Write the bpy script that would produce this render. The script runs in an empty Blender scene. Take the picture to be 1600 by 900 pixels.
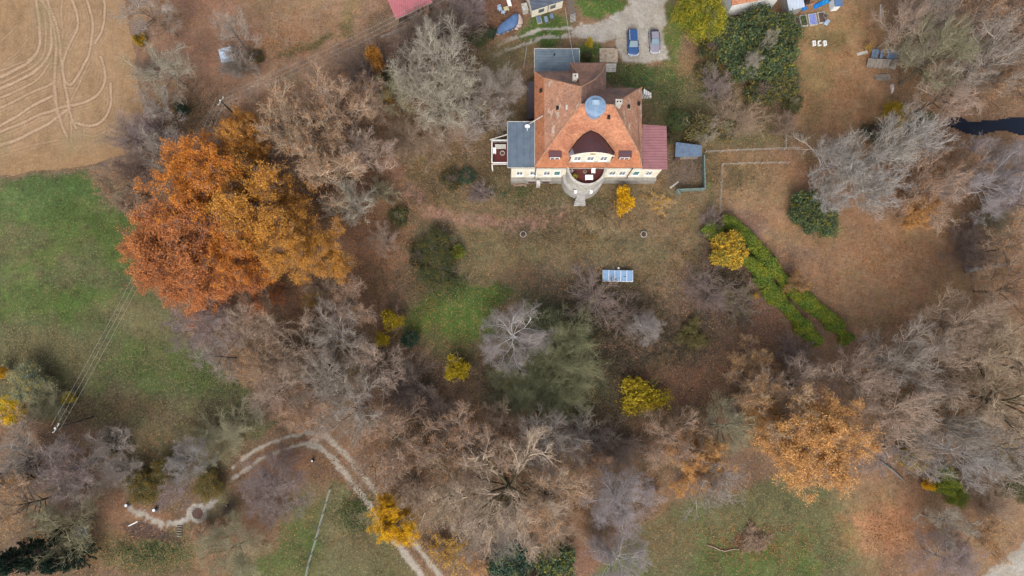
import bpy, bmesh, math, random
import numpy as np
from mathutils import Vector, Matrix
R = math.radians
scn = bpy.context.scene
col = scn.collection
# ---------------------------------------------------------------- camera
F_PX, TILT, CAMH = 1067.0, R(5.88), 107.0
cam_d = bpy.data.cameras.new('camera'); cam = bpy.data.objects.new('camera', cam_d); col.objects.link(cam)
cam_d.sensor_width = 36; cam_d.lens = 36*F_PX/1600; cam_d.clip_start = 1; cam_d.clip_end = 6000
cam.location = (0, 0, CAMH); cam.rotation_euler = (TILT, 0, 0)
scn.camera = cam
# ---------------------------------------------------------------- sky and sun (overcast)
SUN_EL, SUN_AZ = R(48), R(188)          # azimuth from north (+Y) clockwise
w = bpy.data.worlds.new('World'); scn.world = w; w.use_nodes = True
nt = w.node_tree; bg = nt.nodes['Background']
sky = nt.nodes.new('ShaderNodeTexSky'); sky.sky_type = 'NISHITA'; sky.sun_disc = False
sky.sun_elevation = SUN_EL; sky.sun_rotation = SUN_AZ; sky.dust_density = 5; sky.air_density = 1.0; sky.ozone_density = 1
hs = nt.nodes.new('ShaderNodeHueSaturation'); hs.inputs['Saturation'].default_value = 0.5
nt.links.new(sky.outputs[0], hs.inputs['Color']); nt.links.new(hs.outputs[0], bg.inputs['Color'])
bg.inputs['Strength'].default_value = 0.15
sd = bpy.data.lights.new('sun', 'SUN'); so = bpy.data.objects.new('sun', sd); col.objects.link(so)
sd.energy = .75; sd.angle = R(24); sd.color = (1.0, 0.975, 0.94)
dirv = Vector((math.sin(SUN_AZ)*math.cos(SUN_EL), math.cos(SUN_AZ)*math.cos(SUN_EL), math.sin(SUN_EL)))
so.rotation_euler = dirv.to_track_quat('Z', 'Y').to_euler(); so.location = (0, -50, 120)
scn.view_settings.view_transform = 'Standard'; scn.view_settings.look = 'None'
scn.view_settings.exposure = 0.82; scn.view_settings.gamma = 1
scn.view_settings.use_curve_mapping = False
scn.cycles.max_bounces = 4; scn.cycles.diffuse_bounces = 2; scn.cycles.transparent_max_bounces = 8
scn.cycles.use_denoising = True; scn.cycles.denoiser = 'OPENIMAGEDENOISE'; scn.cycles.denoising_input_passes = 'RGB_ALBEDO_NORMAL'; scn.cycles.denoising_prefilter = 'NONE'
# ---------------------------------------------------------------- helpers
ct, st = math.cos(TILT), math.sin(TILT)
def G(px, py, h=0.0):
    """point of the place that stands at photo pixel (px,py) and height h"""
    x = (px-800)/F_PX; y = -(py-450)/F_PX
    dy = y*ct + st; dz = y*st - ct
    t = (h-CAMH)/dz
    return Vector((x*t, dy*t, h))
def to_px(X, Y, Z=0.0):
    yc = Y*ct + (Z-CAMH)*st; zc = -Y*st + (Z-CAMH)*ct
    return 800 + F_PX*X/(-zc), 450 - F_PX*yc/(-zc)
def lin(c):
    c = np.asarray(c, float)/255.0
    return np.where(c <= .04045, c/12.92, ((c+.055)/1.055)**2.4)
GAIN = 1.42
def alb(r, g, b, k=1.0):
    """paint colour of a surface, from 8-bit sRGB"""
    v = lin((r, g, b))/GAIN*k
    return (float(v[0]), float(v[1]), float(v[2]), 1.0)
def _hash(ix, iy, seed):
    n = (ix.astype(np.int64)*374761393 + iy.astype(np.int64)*668265263 + seed*1442695041) & 0x7fffffff
    n = ((n ^ (n >> 13))*1274126177) & 0x7fffffff
    n = n ^ (n >> 16)
    return (n & 0xffff)/65535.0
def vnoise(x, y, s, seed=0):
    x = x/s; y = y/s
    ix = np.floor(x); iy = np.floor(y); fx = x-ix; fy = y-iy
    fx = fx*fx*(3-2*fx); fy = fy*fy*(3-2*fy)
    a = _hash(ix, iy, seed); b = _hash(ix+1, iy, seed); c = _hash(ix, iy+1, seed); d = _hash(ix+1, iy+1, seed)
    return (a*(1-fx)+b*fx)*(1-fy) + (c*(1-fx)+d*fx)*fy
def fbm(x, y, s, oct=4, seed=0, gain=.55):
    v = 0; a = 1; t = 0
    for k in range(oct):
        v = v + a*vnoise(x+17.3*k, y-9.1*k, s/2**k, seed+k*7); t += a; a *= gain
    return v/t            # 0..1
def sstep(a, b, x):
    t = np.clip((x-a)/(b-a), 0, 1); return t*t*(3-2*t)
def seg_dist(px, py, pts, closed=False):
    d = np.full(px.shape, 1e9); tt = np.zeros(px.shape)
    n = len(pts); rng_ = range(n if closed else n-1)
    for i in rng_:
        ax, ay = pts[i]; bx, by = pts[(i+1) % n]
        vx, vy = bx-ax, by-ay; L = vx*vx+vy*vy+1e-9
        t = np.clip(((px-ax)*vx+(py-ay)*vy)/L, 0, 1)
        dd = np.hypot(px-ax-t*vx, py-ay-t*vy)
        m = dd < d; d = np.where(m, dd, d); tt = np.where(m, (i+t), tt)
    return d, tt
def poly_sd(px, py, pts):
    """signed distance, + inside"""
    d, _ = seg_dist(px, py, pts, True)
    ins = np.zeros(px.shape, bool); n = len(pts); j = n-1
    for i in range(n):
        xi, yi = pts[i]; xj, yj = pts[j]
        c = ((yi > py) != (yj > py)) & (px < (xj-xi)*(py-yi)/(yj-yi+1e-12)+xi)
        ins ^= c; j = i
    return np.where(ins, d, -d)
# ---------------------------------------------------------------- tagging
def tag(o, label=None, cat=None, group=None, kind=None):
    if label: o['label'] = label
    if cat: o['category'] = cat
    if group: o['group'] = group
    if kind: o['kind'] = kind
    return o
def empty(name, loc, rz=0.0, label=None, cat=None, group=None):
    o = bpy.data.objects.new(name, None); o.empty_display_size = .3; col.objects.link(o)
    o.location = loc; o.rotation_euler = (0, 0, rz)
    return tag(o, label, cat, group)
def mesh_np(name, V, Fq, mat=None, attr=None, smooth=False):
    """V (n,3); Fq (m,k) int faces all of k corners"""
    me = bpy.data.meshes.new(name); V = np.asarray(V, np.float32); Fq = np.asarray(Fq, np.int32)
    m, k = Fq.shape
    me.vertices.add(len(V)); me.vertices.foreach_set('co', V.ravel())
    me.loops.add(m*k); me.loops.foreach_set('vertex_index', Fq.ravel())
    me.polygons.add(m); me.polygons.foreach_set('loop_start', np.arange(0, m*k, k, dtype=np.int32))
    try: me.polygons.foreach_set('loop_total', np.full(m, k, np.int32))
    except Exception: pass
    if smooth: me.polygons.foreach_set('use_smooth', np.ones(m, bool))
    if attr is not None:
        dom, data = attr
        a = me.color_attributes.new('col', 'FLOAT_COLOR', 'POINT') if dom == 'POINT' else me.color_attributes.new('col', 'FLOAT_COLOR', 'CORNER')
        a.data.foreach_set('color', np.asarray(data, np.float32).ravel())
    if mat: me.materials.append(mat)
    me.update(calc_edges=True)
    return me
def obj(name, me, parent=None, loc=None):
    o = bpy.data.objects.new(name, me); col.objects.link(o)
    if parent: o.parent = parent
    if loc is not None: o.location = loc
    return o
class MB:
    """collects boxes, prisms and tubes into one mesh"""
    def __init__(s): s.v = []; s.f = []; s.m = []
    def add(s, vs, fs, mi=0):
        b = len(s.v); s.v += [tuple(v) for v in vs]; s.f += [tuple(i+b for i in f) for f in fs]; s.m += [mi]*len(fs)
        return s
    def box(s, x0, x1, y0, y1, z0, z1, mi=0, rz=0, c=None):
        vs = [Vector((x, y, z)) for z in (z0, z1) for x, y in ((x0, y0), (x1, y0), (x1, y1), (x0, y1))]
        if rz:
            cc = Vector((c[0], c[1], 0)) if c else Vector(((x0+x1)/2, (y0+y1)/2, 0))
            M = Matrix.Rotation(rz, 3, 'Z'); vs = [M @ (v-cc)+cc for v in vs]
        return s.add(vs, [(3,2,1,0), (4,5,6,7), (0,1,5,4), (1,2,6,5), (2,3,7,6), (3,0,4,7)], mi)
    def prism(s, pts, z0, z1, mi=0, mtop=None):
        """pts ccw (x,y); z may be a list per point"""
        n = len(pts); a = z0 if hasattr(z0, '__len__') else [z0]*n; b = z1 if hasattr(z1, '__len__') else [z1]*n
        vs = [(p[0], p[1], a[i]) for i, p in enumerate(pts)]+[(p[0], p[1], b[i]) for i, p in enumerate(pts)]
        s.add(vs, [tuple(range(n-1, -1, -1))]+[(i, (i+1) % n, (i+1) % n+n, i+n) for i in range(n)], mi)
        b0 = len(s.v)-n
        s.f.append(tuple(range(b0, b0+n))); s.m.append(mi if mtop is None else mtop)
        return s
    def tube(s, pts, r, k=6, mi=0, cap=True):
        pts = [Vector(p) for p in pts]; n = len(pts); rr = r if hasattr(r, '__len__') else [r]*n
        vs = []
        for i, p in enumerate(pts):
            d = (pts[min(i+1, n-1)]-pts[max(i-1, 0)]).normalized()
            a = d.cross(Vector((0, 0, 1)) if abs(d.z) < .9 else Vector((1, 0, 0))).normalized(); b = d.cross(a)
            vs += [p + (a*math.cos(t)+b*math.sin(t))*rr[i] for t in [2*math.pi*j/k for j in range(k)]]
        fs = [(i*k+j, i*k+(j+1) % k, (i+1)*k+(j+1) % k, (i+1)*k+j) for i in range(n-1) for j in range(k)]
        if cap: fs += [tuple(range(k-1, -1, -1)), tuple((n-1)*k+j for j in range(k))]
        return s.add(vs, fs, mi)
    def cyl(s, c, r, z0, z1, k=16, mi=0, r1=None):
        r1 = r if r1 is None else r1
        vs = [(c[0]+r*math.cos(t), c[1]+r*math.sin(t), z0) for t in [2*math.pi*j/k for j in range(k)]]
        vs += [(c[0]+r1*math.cos(t), c[1]+r1*math.sin(t), z1) for t in [2*math.pi*j/k for j in range(k)]]
        return s.add(vs, [tuple(range(k-1, -1, -1)), tuple(range(k, 2*k))]+[(j, (j+1) % k, (j+1) % k+k, j+k) for j in range(k)], mi)
    def build(s, name, mats, parent=None, smooth=False, bevel=0, off=None):
        me = bpy.data.meshes.new(name)
        vs = s.v
        if off is not None: vs = [(v[0]-off[0], v[1]-off[1], v[2]-off[2]) for v in vs]
        me.from_pydata(vs, [], s.f)
        for m in (mats if isinstance(mats, (list, tuple)) else [mats]): me.materials.append(m)
        for p, mi in zip(me.polygons, s.m): p.material_index = mi; p.use_smooth = smooth
        bm = bmesh.new(); bm.from_mesh(me); bmesh.ops.recalc_face_normals(bm, faces=bm.faces)
        if bevel: bmesh.ops.bevel(bm, geom=list(bm.edges), offset=bevel, segments=2, affect='EDGES', clamp_overlap=True)
        bm.to_mesh(me); bm.free(); me.update()
        o = obj(name, me, parent)
        return o
# ---------------------------------------------------------------- materials
def mat_new(name):
    m = bpy.data.materials.new(name); m.use_nodes = True
    n = m.node_tree.nodes; l = m.node_tree.links; p = n['Principled BSDF']; p.inputs['Roughness'].default_value = .85
    if 'Specular IOR Level' in p.inputs: p.inputs['Specular IOR Level'].default_value = .25
    return m, n, l, p
def N(n, t, **kw):
    x = n.new(t)
    for k, v in kw.items():
        if k.startswith('_'): setattr(x, k[1:], v)
        else: x.inputs[k.replace('__', ' ')].default_value = v
    return x
def mixc(n, l, fac, a, b, mode='MIX'):
    m = n.new('ShaderNodeMix'); m.data_type = 'RGBA'; m.blend_type = mode
    for k, v in ((0, fac), (6, a), (7, b)):
        if hasattr(v, 'is_output'): l.new(v, m.inputs[k])
        else: m.inputs[k].default_value = v
    return m.outputs[2]
def mth(n, l, op, a, b=0.0, c=None, clamp=False):
    m = n.new('ShaderNodeMath'); m.operation = op; m.use_clamp = clamp
    for k, v in enumerate((a, b) if c is None else (a, b, c)):
        if hasattr(v, 'is_output'): l.new(v, m.inputs[k])
        else: m.inputs[k].default_value = v
    return m.outputs[0]
def simple(name, c, var=.15, scale=1.5, rough=.8, metal=0.0, bump=0.0, c2=None, dirt=.35, spec=.25, coord='Object', stretch=(1,1,1)):
    """colour with blotchy wear and a finer grain"""
    m, n, l, p = mat_new(name)
    tc = n.new('ShaderNodeTexCoord'); mp = n.new('ShaderNodeMapping'); mp.inputs['Scale'].default_value = stretch
    l.new(tc.outputs[coord], mp.inputs[0])
    a = N(n, 'ShaderNodeTexNoise', Scale=scale, Detail=6, Roughness=.65); l.new(mp.outputs[0], a.inputs['Vector'])
    b = N(n, 'ShaderNodeTexNoise', Scale=scale*9, Detail=3, Roughness=.7); l.new(mp.outputs[0], b.inputs['Vector'])
    c2 = c2 or (c[0]*(1-dirt), c[1]*(1-dirt), c[2]*(1-dirt), 1)
    r = n.new('ShaderNodeMapRange'); r.inputs[1].default_value = .42; r.inputs[2].default_value = .68; l.new(a.outputs[0], r.inputs[0])
    o = mixc(n, l, r.outputs[0], c, c2)
    k = mth(n, l, 'MULTIPLY_ADD', b.outputs[0], var*2.4, 1-var*1.2)
    cb = n.new('ShaderNodeCombineColor')
    for i in range(3): l.new(k, cb.inputs[i])
    o2 = mixc(n, l, 1.0, o, cb.outputs[0], 'MULTIPLY'); l.new(o2, p.inputs['Base Color'])
    p.inputs['Roughness'].default_value = rough; p.inputs['Metallic'].default_value = metal
    if 'Specular IOR Level' in p.inputs: p.inputs['Specular IOR Level'].default_value = spec
    if bump:
        bp = N(n, 'ShaderNodeBump', Strength=.5, Distance=bump); l.new(b.outputs[0], bp.inputs['Height']); l.new(bp.outputs[0], p.inputs['Normal'])
    return m
# ground material: base colour from the 'col' attribute, alpha = how thickly fallen leaves lie
def ground_material(name, leafa, leafb, grain=.28, ridge=False):
    m, n, l, p = mat_new(name)
    at = n.new('ShaderNodeAttribute'); at.attribute_name = 'col'
    geo = n.new('ShaderNodeNewGeometry'); pos = geo.outputs['Position']
    f = N(n, 'ShaderNodeTexNoise', Scale=2.6, Detail=5, Roughness=.8); l.new(pos, f.inputs['Vector'])
    g = N(n, 'ShaderNodeTexNoise', Scale=.8, Detail=3, Roughness=.6); l.new(pos, g.inputs['Vector'])
    # grass and soil grain
    k = mth(n, l, 'MULTIPLY_ADD', f.outputs[0], grain*7.0, 1-grain*3.5, clamp=False)
    cb = n.new('ShaderNodeCombineColor')
    for i in range(3): l.new(k, cb.inputs[i])
    base = mixc(n, l, 1.0, at.outputs['Color'], cb.outputs[0], 'MULTIPLY')
    h = N(n, 'ShaderNodeTexNoise', Scale=1.1, Detail=6, Roughness=.8); l.new(pos, h.inputs['Vector'])
    k3 = mth(n, l, 'MULTIPLY_ADD', h.outputs[0], grain*4.0, 1-grain*2.0)
    cb3 = n.new('ShaderNodeCombineColor')
    for i in range(3): l.new(k3, cb3.inputs[i])
    base = mixc(n, l, 1.0, base, cb3.outputs[0], 'MULTIPLY')
    # leaves: voronoi cells of about 0.15 m; a cell is a leaf when its random value is below the litter amount
    out = base
    for sc_, sw in ((4.6, .75), (8.5, 1.0)):
        v = N(n, 'ShaderNodeTexVoronoi', Scale=sc_, Randomness=1.0); l.new(pos, v.inputs['Vector'])
        sep = n.new('ShaderNodeSeparateColor'); l.new(v.outputs['Color'], sep.inputs[0])
        thr = mth(n, l, 'MULTIPLY', at.outputs['Alpha'], mth(n, l, 'MULTIPLY_ADD', g.outputs[0], 1.6*sw, .1))
        isl = mth(n, l, 'LESS_THAN', sep.outputs[0], thr)
        near = mth(n, l, 'LESS_THAN', v.outputs['Distance'], .42)
        fac = mth(n, l, 'MULTIPLY', isl, near)
        lc = mixc(n, l, sep.outputs[1], leafa, leafb)
        dk = mth(n, l, 'MULTIPLY_ADD', sep.outputs[2], .7, .55)
        cb2 = n.new('ShaderNodeCombineColor')
        for i in range(3): l.new(dk, cb2.inputs[i])
        lc = mixc(n, l, 1.0, lc, cb2.outputs[0], 'MULTIPLY')
        out = mixc(n, l, mth(n, l, 'MULTIPLY', fac, .62), out, lc)
    l.new(out, p.inputs['Base Color']); p.inputs['Roughness'].default_value = .95
    if 'Specular IOR Level' in p.inputs: p.inputs['Specular IOR Level'].default_value = .08
    bp = N(n, 'ShaderNodeBump', Strength=.8, Distance=.12); l.new(f.outputs[0], bp.inputs['Height']); l.new(bp.outputs[0], p.inputs['Normal'])
    return m
# ================================================================ GROUND
# soil, grass and litter colours, plus one bank's painted shade, laid out over the land: ('e', cx,cy,rx,ry,rot_deg, rgb, litter, strength, softness)
# or ('p', polygon, rgb, litter, strength, edge) or ('l', polyline, halfwidth, rgb, litter, strength, edge); plan positions as photo pixels
B_LEAF = (128, 104, 85)
PAINT = [
 # --- top left leafy ground
 ('p', [(200,-80),(720,-80),(700,20),(600,60),(560,110),(600,180),(480,230),(330,230),(240,220),(215,100)], (146,117,96), .75, 1, 30),
 ('e', 330,60,90,90,0, (142,108,92), .8, .7, .5), ('e', 470,30,90,50,0, (150,126,100), .8, .8, .5), ('e', 545,45,10,40,0, (108,110,66), .5, .8, .6),
 ('e', 320,200,60,50,0, (128,96,82), .7, .8, .5), ('e', 440,150,60,40,0, (142,108,88), .8, .8, .5),
 ('e', 470,78,40,7,-14, (95,90,58), .4, .9, .5), ('e', 500,68,28,6,-20, (95,95,55), .4, .8, .5),
 ('e', 610,90,40,60,0, (98,82,74), .5, .9, .5), ('e', 660,20,60,25,-20, (112,98,92), .5, .7, .5),
 ('e', 720,50,60,40,0, (92,80,74), .4, .9, .5),
 # --- around the pool and cottage at the top
 ('e', 790,20,35,40,0, (118,82,68), .4, .9, .4), ('e', 845,45,38,22,-10, (82,102,58), .25, 1, .4), ('e', 770,90,45,30,0, (100,92,60), .45, .8, .5),
 ('e', 935,8,32,18,-10, (92,110,60), .15, 1, .3), ('e', 820,85,50,22,0, (100,98,64), .4, .7, .5), ('e', 915,80,20,22,0, (82,96,56), .3, 1, .4),
 ('e', 1050,60,20,70,0, (112,112,68), .4, .9, .4), ('e', 1070,110,25,30,20, (135,108,76), .6, .8, .5),
 ('e', 990,120,45,20,0, (78,88,58), .3, .95, .4), ('e', 1040,130,40,25,0, (95,100,60), .35, .8, .5),
 ('e', 1120,170,70,50,0, (102,96,66), .5, .8, .5), ('e', 1180,180,50,40,0, (110,94,70), .5, .8, .5), ('e', 1235,190,18,50,0, (110,98,84), .4, .7, .5),
 ('p', [(1250,25),(1380,-60),(1400,60),(1370,130),(1400,170),(1380,215),(1280,215),(1250,190),(1245,90)], (158,127,94), .85, 1, 18),
 ('e', 1275,95,30,70,0, (142,124,84), .7, .7, .5), ('e', 1320,50,40,40,0, (144,120,84), .8, .6, .5), ('e', 1290,60,40,15,0, (110,104,64), .5, .8, .5),
 ('p', [(1390,-60),(1700,-60),(1700,230),(1450,200),(1400,150)], (128,103,82), .7, 1, 25),
 ('e', 1560,60,60,60,0, (118,100,86), .6, .6, .6), ('e', 1480,90,70,30,-30, (135,104,72), .7, .6, .6),
 # --- lawn round the house
 ('p', [(600,180),(780,160),(1040,150),(1120,215),(1130,310),(1110,420),(1000,470),(860,460),(700,440),(640,340)], (118,103,76), .5, 1, 30),
 ('e', 730,230,60,50,0, (125,103,80), .6, .8, .5), ('e', 690,270,60,25,0, (112,98,70), .6, .8, .5), ('e', 800,290,50,22,0, (98,92,64), .45, .8, .5),
 ('e', 860,320,60,14,0, (122,106,92), .4, .8, .5), ('e', 900,370,120,45,0, (120,106,80), .5, .7, .5), ('e', 790,395,60,22,0, (100,98,66), .45, .7, .5),
 ('e', 940,360,40,20,0, (140,126,98), .4, .7, .5), ('e', 1040,340,60,40,0, (132,114,84), .5, .7, .5), ('e', 1010,305,40,14,0, (125,112,80), .5, .7, .5),
 ('e', 1055,385,40,60,0, (122,106,82), .5, .7, .5), ('e', 1075,420,40,40,0, (138,116,88), .6, .7, .5), ('e', 920,315,30,8,0, (85,92,58), .3, .7, .5),
 ('e', 1000,120,30,20,0, (80,90,56), .3, .7, .5), ('e', 1070,265,30,25,0, (112,98,92), .35, .9, .3), ('e', 1106,285,6,45,0, (88,98,62), .4, .9, .5),
 ('p', [(1108,245),(1250,240),(1260,330),(1180,345),(1130,320)], (136,112,80), .7, .9, 14), ('e', 1180,255,60,16,0, (140,112,82), .8, .6, .5),
 ('e', 1165,282,30,16,0, (112,106,68), .6, .8, .5),
 # --- left centre leafy slope
 ('p', [(230,150),(600,180),(650,340),(640,440),(560,520),(300,520),(200,330)], (124,98,80), .7, 1, 30),
 ('e', 600,400,65,80,0, (126,98,82), .75, .9, .5), ('e', 560,440,50,40,0, (120,90,74), .7, .8, .5), ('e', 640,330,50,30,20, (118,98,78), .6, .7, .5),
 ('e', 680,405,48,60,0, (78,76,60), .4, .95, .4), ('e', 622,338,24,14,30, (92,92,58), .4, .9, .5),
 ('e', 210,270,60,60,0, (112,96,90), .6, .9, .5),
 # --- central clearing
 ('p', [(640,470),(720,440),(860,440),(1000,470),(1110,430),(1200,520),(1180,640),(1000,660),(760,650),(650,560)], (104,88,70), .5, 1, 25),
 ('e', 700,505,70,48,-10, (82,102,52), .45, 1, .45), ('e', 760,465,45,20,0, (78,98,52), .3, .9, .5), ('e', 690,540,50,28,0, (92,96,58), .5, .9, .5),
 ('e', 845,480,34,40,30, (68,88,56), .3, .85, .5), ('e', 900,515,60,25,35, (66,84,56), .3, .8, .5),
 ('e', 925,470,85,42,8, (76,67,62), .35, .95, .45), ('e', 985,500,55,40,20, (80,68,60), .4, .95, .45), ('e', 960,560,60,60,0, (82,68,60), .45, .9, .5),
 ('e', 1060,540,70,60,0, (88,76,62), .5, .8, .5), ('e', 970,440,40,16,0, (92,92,62), .4, .7, .5), ('e', 1035,470,50,30,0, (134,114,88), .6, .8, .5),
 ('e', 850,600,95,60,0, (82,90,64), .4, .85, .5), ('e', 1060,600,80,28,0, (124,92,74), .7, .85, .5), ('e', 1130,430,50,60,20, (88,74,72), .4, .8, .5),
 ('e', 1140,560,40,60,0, (118,92,74), .7, .7, .5), ('e', 1200,520,30,60,-30, (122,90,76), .7, .7, .5), ('e', 780,620,50,20,0, (80,84,60), .4, .7, .5),
 # --- right leafy lawn
 ('p', [(1150,330),(1250,300),(1420,330),(1500,400),(1520,480),(1420,530),(1330,540),(1290,470),(1220,400)], (146,115,89), .85, 1, 22),
 ('e', 1400,400,70,50,0, (150,118,90), .9, .6, .6), ('e', 1320,425,30,60,0, (130,112,76), .7, .5, .6), ('e', 1380,480,50,30,0, (140,112,84), .8, .6, .6),
 ('e', 1180,350,30,16,30, (132,105,92), .5, .9, .5), ('e', 1280,410,70,7,38, (130,106,88), .6, .6, .5), ('e', 1350,505,40,10,0, (110,104,66), .5, .6, .5),
 ('p', [(1220,215),(1700,190),(1700,420),(1520,440),(1420,330),(1260,330)], (136,108,86), .75, .9, 25),
 ('e', 1540,390,60,50,0, (116,96,82), .6, .8, .5), ('e', 1245,275,35,28,0, (146,108,82), .8, .7, .5), ('e', 1570,460,70,40,0, (138,108,82), .8, .7, .5),
 # --- right and bottom woods
 ('p', [(1300,540),(1420,500),(1700,420),(1700,760),(1500,760),(1340,760),(1200,720),(1180,600)], (126,104,86), .65, 1, 25),
 ('e', 1550,620,80,60,0, (142,122,98), .7, .8, .5), ('e', 1400,600,80,60,0, (116,98,84), .6, .7, .6),
 ('p', [(400,500),(660,540),(760,640),(1000,660),(1180,640),(1200,740),(1040,800),(900,870),(680,900),(560,720),(440,640),(390,560)], (116,98,82), .6, 1, 22),
 ('e', 640,610,60,40,0, (104,86,78), .5, .8, .5), ('e', 590,700,60,40,20, (136,112,94), .7, .7, .5), ('e', 960,690,90,30,0, (98,82,72), .5, .8, .5),
 ('e', 780,780,120,50,0, (138,116,94), .65, .8, .5), ('e', 950,820,90,45,0, (142,110,84), .85, .9, .5), ('e', 920,880,80,40,0, (132,102,88), .8, .9, .5),
 ('e', 740,850,80,30,0, (98,84,72), .5, .8, .5), ('e', 1010,800,40,60,0, (128,106,78), .7, .8, .5), ('e', 560,470,60,30,0, (126,100,82), .6, .8, .5),
 # --- left meadow
 ('p', [(-120,280),(60,270),(150,262),(160,300),(200,332),(228,400),(240,450),(290,520),(350,570),(400,615),(440,655),(400,690),(290,690),(100,655),(-120,640)], (92,98,64), .3, 1, 8),
 ('e', 90,295,90,24,-5, (84,100,66), .1, .8, .5), ('e', 40,320,70,30,0, (96,108,76), .1, .6, .5), ('e', 110,340,60,30,0, (82,98,54), .1, .6, .6),
 ('e', 60,390,90,30,0, (98,102,64), .2, .6, .6), ('e', 190,370,40,50,0, (86,98,56), .2, .7, .5), ('e', 150,480,90,30,0, (86,100,58), .2, .6, .5),
 ('e', 230,500,70,26,20, (116,110,76), .3, .7, .5), ('e', 60,470,70,30,0, (88,100,60), .25, .6, .5), ('e', 60,560,110,40,0, (92,88,58), .65, .85, .5),
 ('e', 240,560,70,40,0, (84,94,56), .4, .7, .5), ('e', 300,600,60,40,0, (76,86,56), .5, .7, .5), ('e', 180,640,110,30,5, (94,80,58), .6, .85, .5),
 ('e', 350,650,80,30,0, (88,84,58), .5, .8, .5), ('e', 260,670,60,24,0, (94,78,62), .5, .7, .5), ('e', 20,605,40,30,0, (88,84,62), .5, .6, .5),
 # --- bottom left wood
 ('p', [(-120,650),(90,660),(290,690),(380,700),(480,700),(520,740),(480,800),(430,850),(300,890),(280,980),(-120,980)], (112,94,78), .55, 1, 18),
 ('e', 240,725,60,60,0, (98,96,64), .4, .85, .5), ('e', 320,700,80,30,0, (104,98,70), .45, .8, .5), ('e', 240,860,110,35,0, (92,96,58), .6, .95, .4),
 ('e', 130,850,60,60,0, (112,92,66), .6, .7, .5), ('e', 210,810,60,28,20, (136,102,78), .7, .9, .5), ('e', 400,800,60,50,0, (138,104,80), .75, .8, .5),
 ('e', 440,730,60,30,0, (120,88,70), .7, .9, .5), ('e', 345,790,30,30,0, (112,112,84), .4, .8, .5), ('e', 235,832,48,13,18, (86,68,62), .35, 1, .3),  # last ellipse: brown soil of the dug bank, its slope's shade painted in
 ('e', 350,870,50,30,0, (146,104,82), .8, .9, .4), ('e', 120,760,70,40,0, (118,100,84), .6, .6, .6),
 # --- bottom meadows
 ('p', [(515,750),(535,745),(575,790),(620,850),(670,920),(680,980),(280,980),(350,900),(440,860),(490,810)], (104,102,70), .4, 1, 12),
 ('e', 470,830,34,60,15, (86,98,58), .4, .9, .5), ('e', 440,890,70,30,0, (92,100,58), .5, .8, .5), ('e', 560,820,50,50,30, (112,102,70), .45, .7, .5), ('e', 590,880,50,30,20, (104,98,66), .4, .7, .5),
 ('p', [(990,830),(1060,790),(1150,770),(1210,740),(1300,760),(1340,770),(1380,850),(1370,980),(860,980),(930,890)], (98,102,68), .45, 1, 16),
 ('e', 1180,870,90,40,0, (90,102,62), .4, .8, .6), ('e', 1140,790,60,20,-10, (98,98,64), .5, .8, .5), ('e', 1040,850,40,40,0, (118,104,74), .6, .7, .5), ('e', 1230,800,50,40,0, (96,98,64), .5, .6, .5),
 ('p', [(1320,740),(1450,740),(1600,780),(1700,800),(1700,980),(1360,980),(1370,880),(1340,800)], (140,113,90), .8, 1, 24),
 ('e', 1385,830,62,48,0, (176,128,92), 1.0, 1, .5), ('e', 1340,780,40,30,0, (140,116,84), .85, .8, .5), ('e', 1400,890,90,18,0, (118,96,72), .7, .8, .5), ('e', 1560,740,60,40,0, (110,100,66), .5, .7, .5),
 ('e', 1440,870,50,40,0, (132,106,86), .7, .7, .5), ('e', 1560,830,50,26,0, (150,122,98), .7, .6, .5), ('e', 1600,880,30,14,0, (100,98,70), .3, .6, .5),
 ('e', 1178,840,26,18,0, (92,76,62), .4, 1, .3),
 # late touches
 ('e', 1400,400,130,80,0, (160,130,102), .9, .8, .5), ('e', 1250,440,60,60,30, (142,118,88), .7, .0, .5), ('e', 1180,290,60,40,0, (146,124,94), .7, .6, .5), ('e', 900,370,150,40,0, (126,114,86), .5, .5, .5),
 ('e', 1005,122,50,20,0, (74,88,56), .3, .95, .4), ('e', 1050,60,16,70,0, (100,108,64), .35, .9, .4), ('e', 1085,160,60,50,20, (94,100,64), .4, .8, .5), ('e', 1040,160,30,40,0, (98,100,64), .4, .7, .5),
 ('e', 935,10,36,20,-10, (92,112,62), .2, 1, .3), ('e', 850,45,38,22,-10, (80,102,58), .25, 1, .4), ('e', 915,82,22,22,0, (78,94,56), .3, 1, .4), ('e', 1170,215,60,18,0, (100,100,66), .45, .8, .5),
 ('e', 790,110,30,40,0, (100,96,66), .4, .7, .5), ('e', 800,240,24,50,0, (92,90,62), .4, .7, .5), ('e', 850,310,60,12,0, (92,94,64), .4, .7, .5), ('e', 980,390,90,26,0, (104,102,72), .4, .6, .5),
 ('e', 740,150,50,40,0, (112,96,80), .5, .7, .5), ('e', 690,60,60,40,0, (94,82,76), .45, .8, .5), ('e', 690,380,60,50,0, (84,84,62), .4, .7, .5),
 ('e', 900,440,90,40,0, (92,84,66), .4, .7, .5), ('e', 880,600,100,50,0, (78,84,60), .4, .8, .5), ('e', 1100,480,60,60,0, (90,76,70), .45, .7, .5),
 # --- dirt tracks and trodden paths
 ('l', [(545,78),(500,100),(440,118),(390,140),(345,175),(325,205)], 17, (168,138,114), .3, .95, 9),
 ('l', [(690,5),(640,28),(590,50),(560,66),(545,78)], 12, (130,112,96), .35, .6, 8),
 ('l', [(560,66),(568,40),(560,10)], 5, (158,134,108), .3, .5, 6), ('l', [(420,118),(330,185)], 3, (170,148,126), .1, .6, 3),
 ('l', [(600,225),(630,290),(670,325),(720,345),(790,347),(880,342)], 9, (156,122,106), .3, .95, 8),
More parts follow.
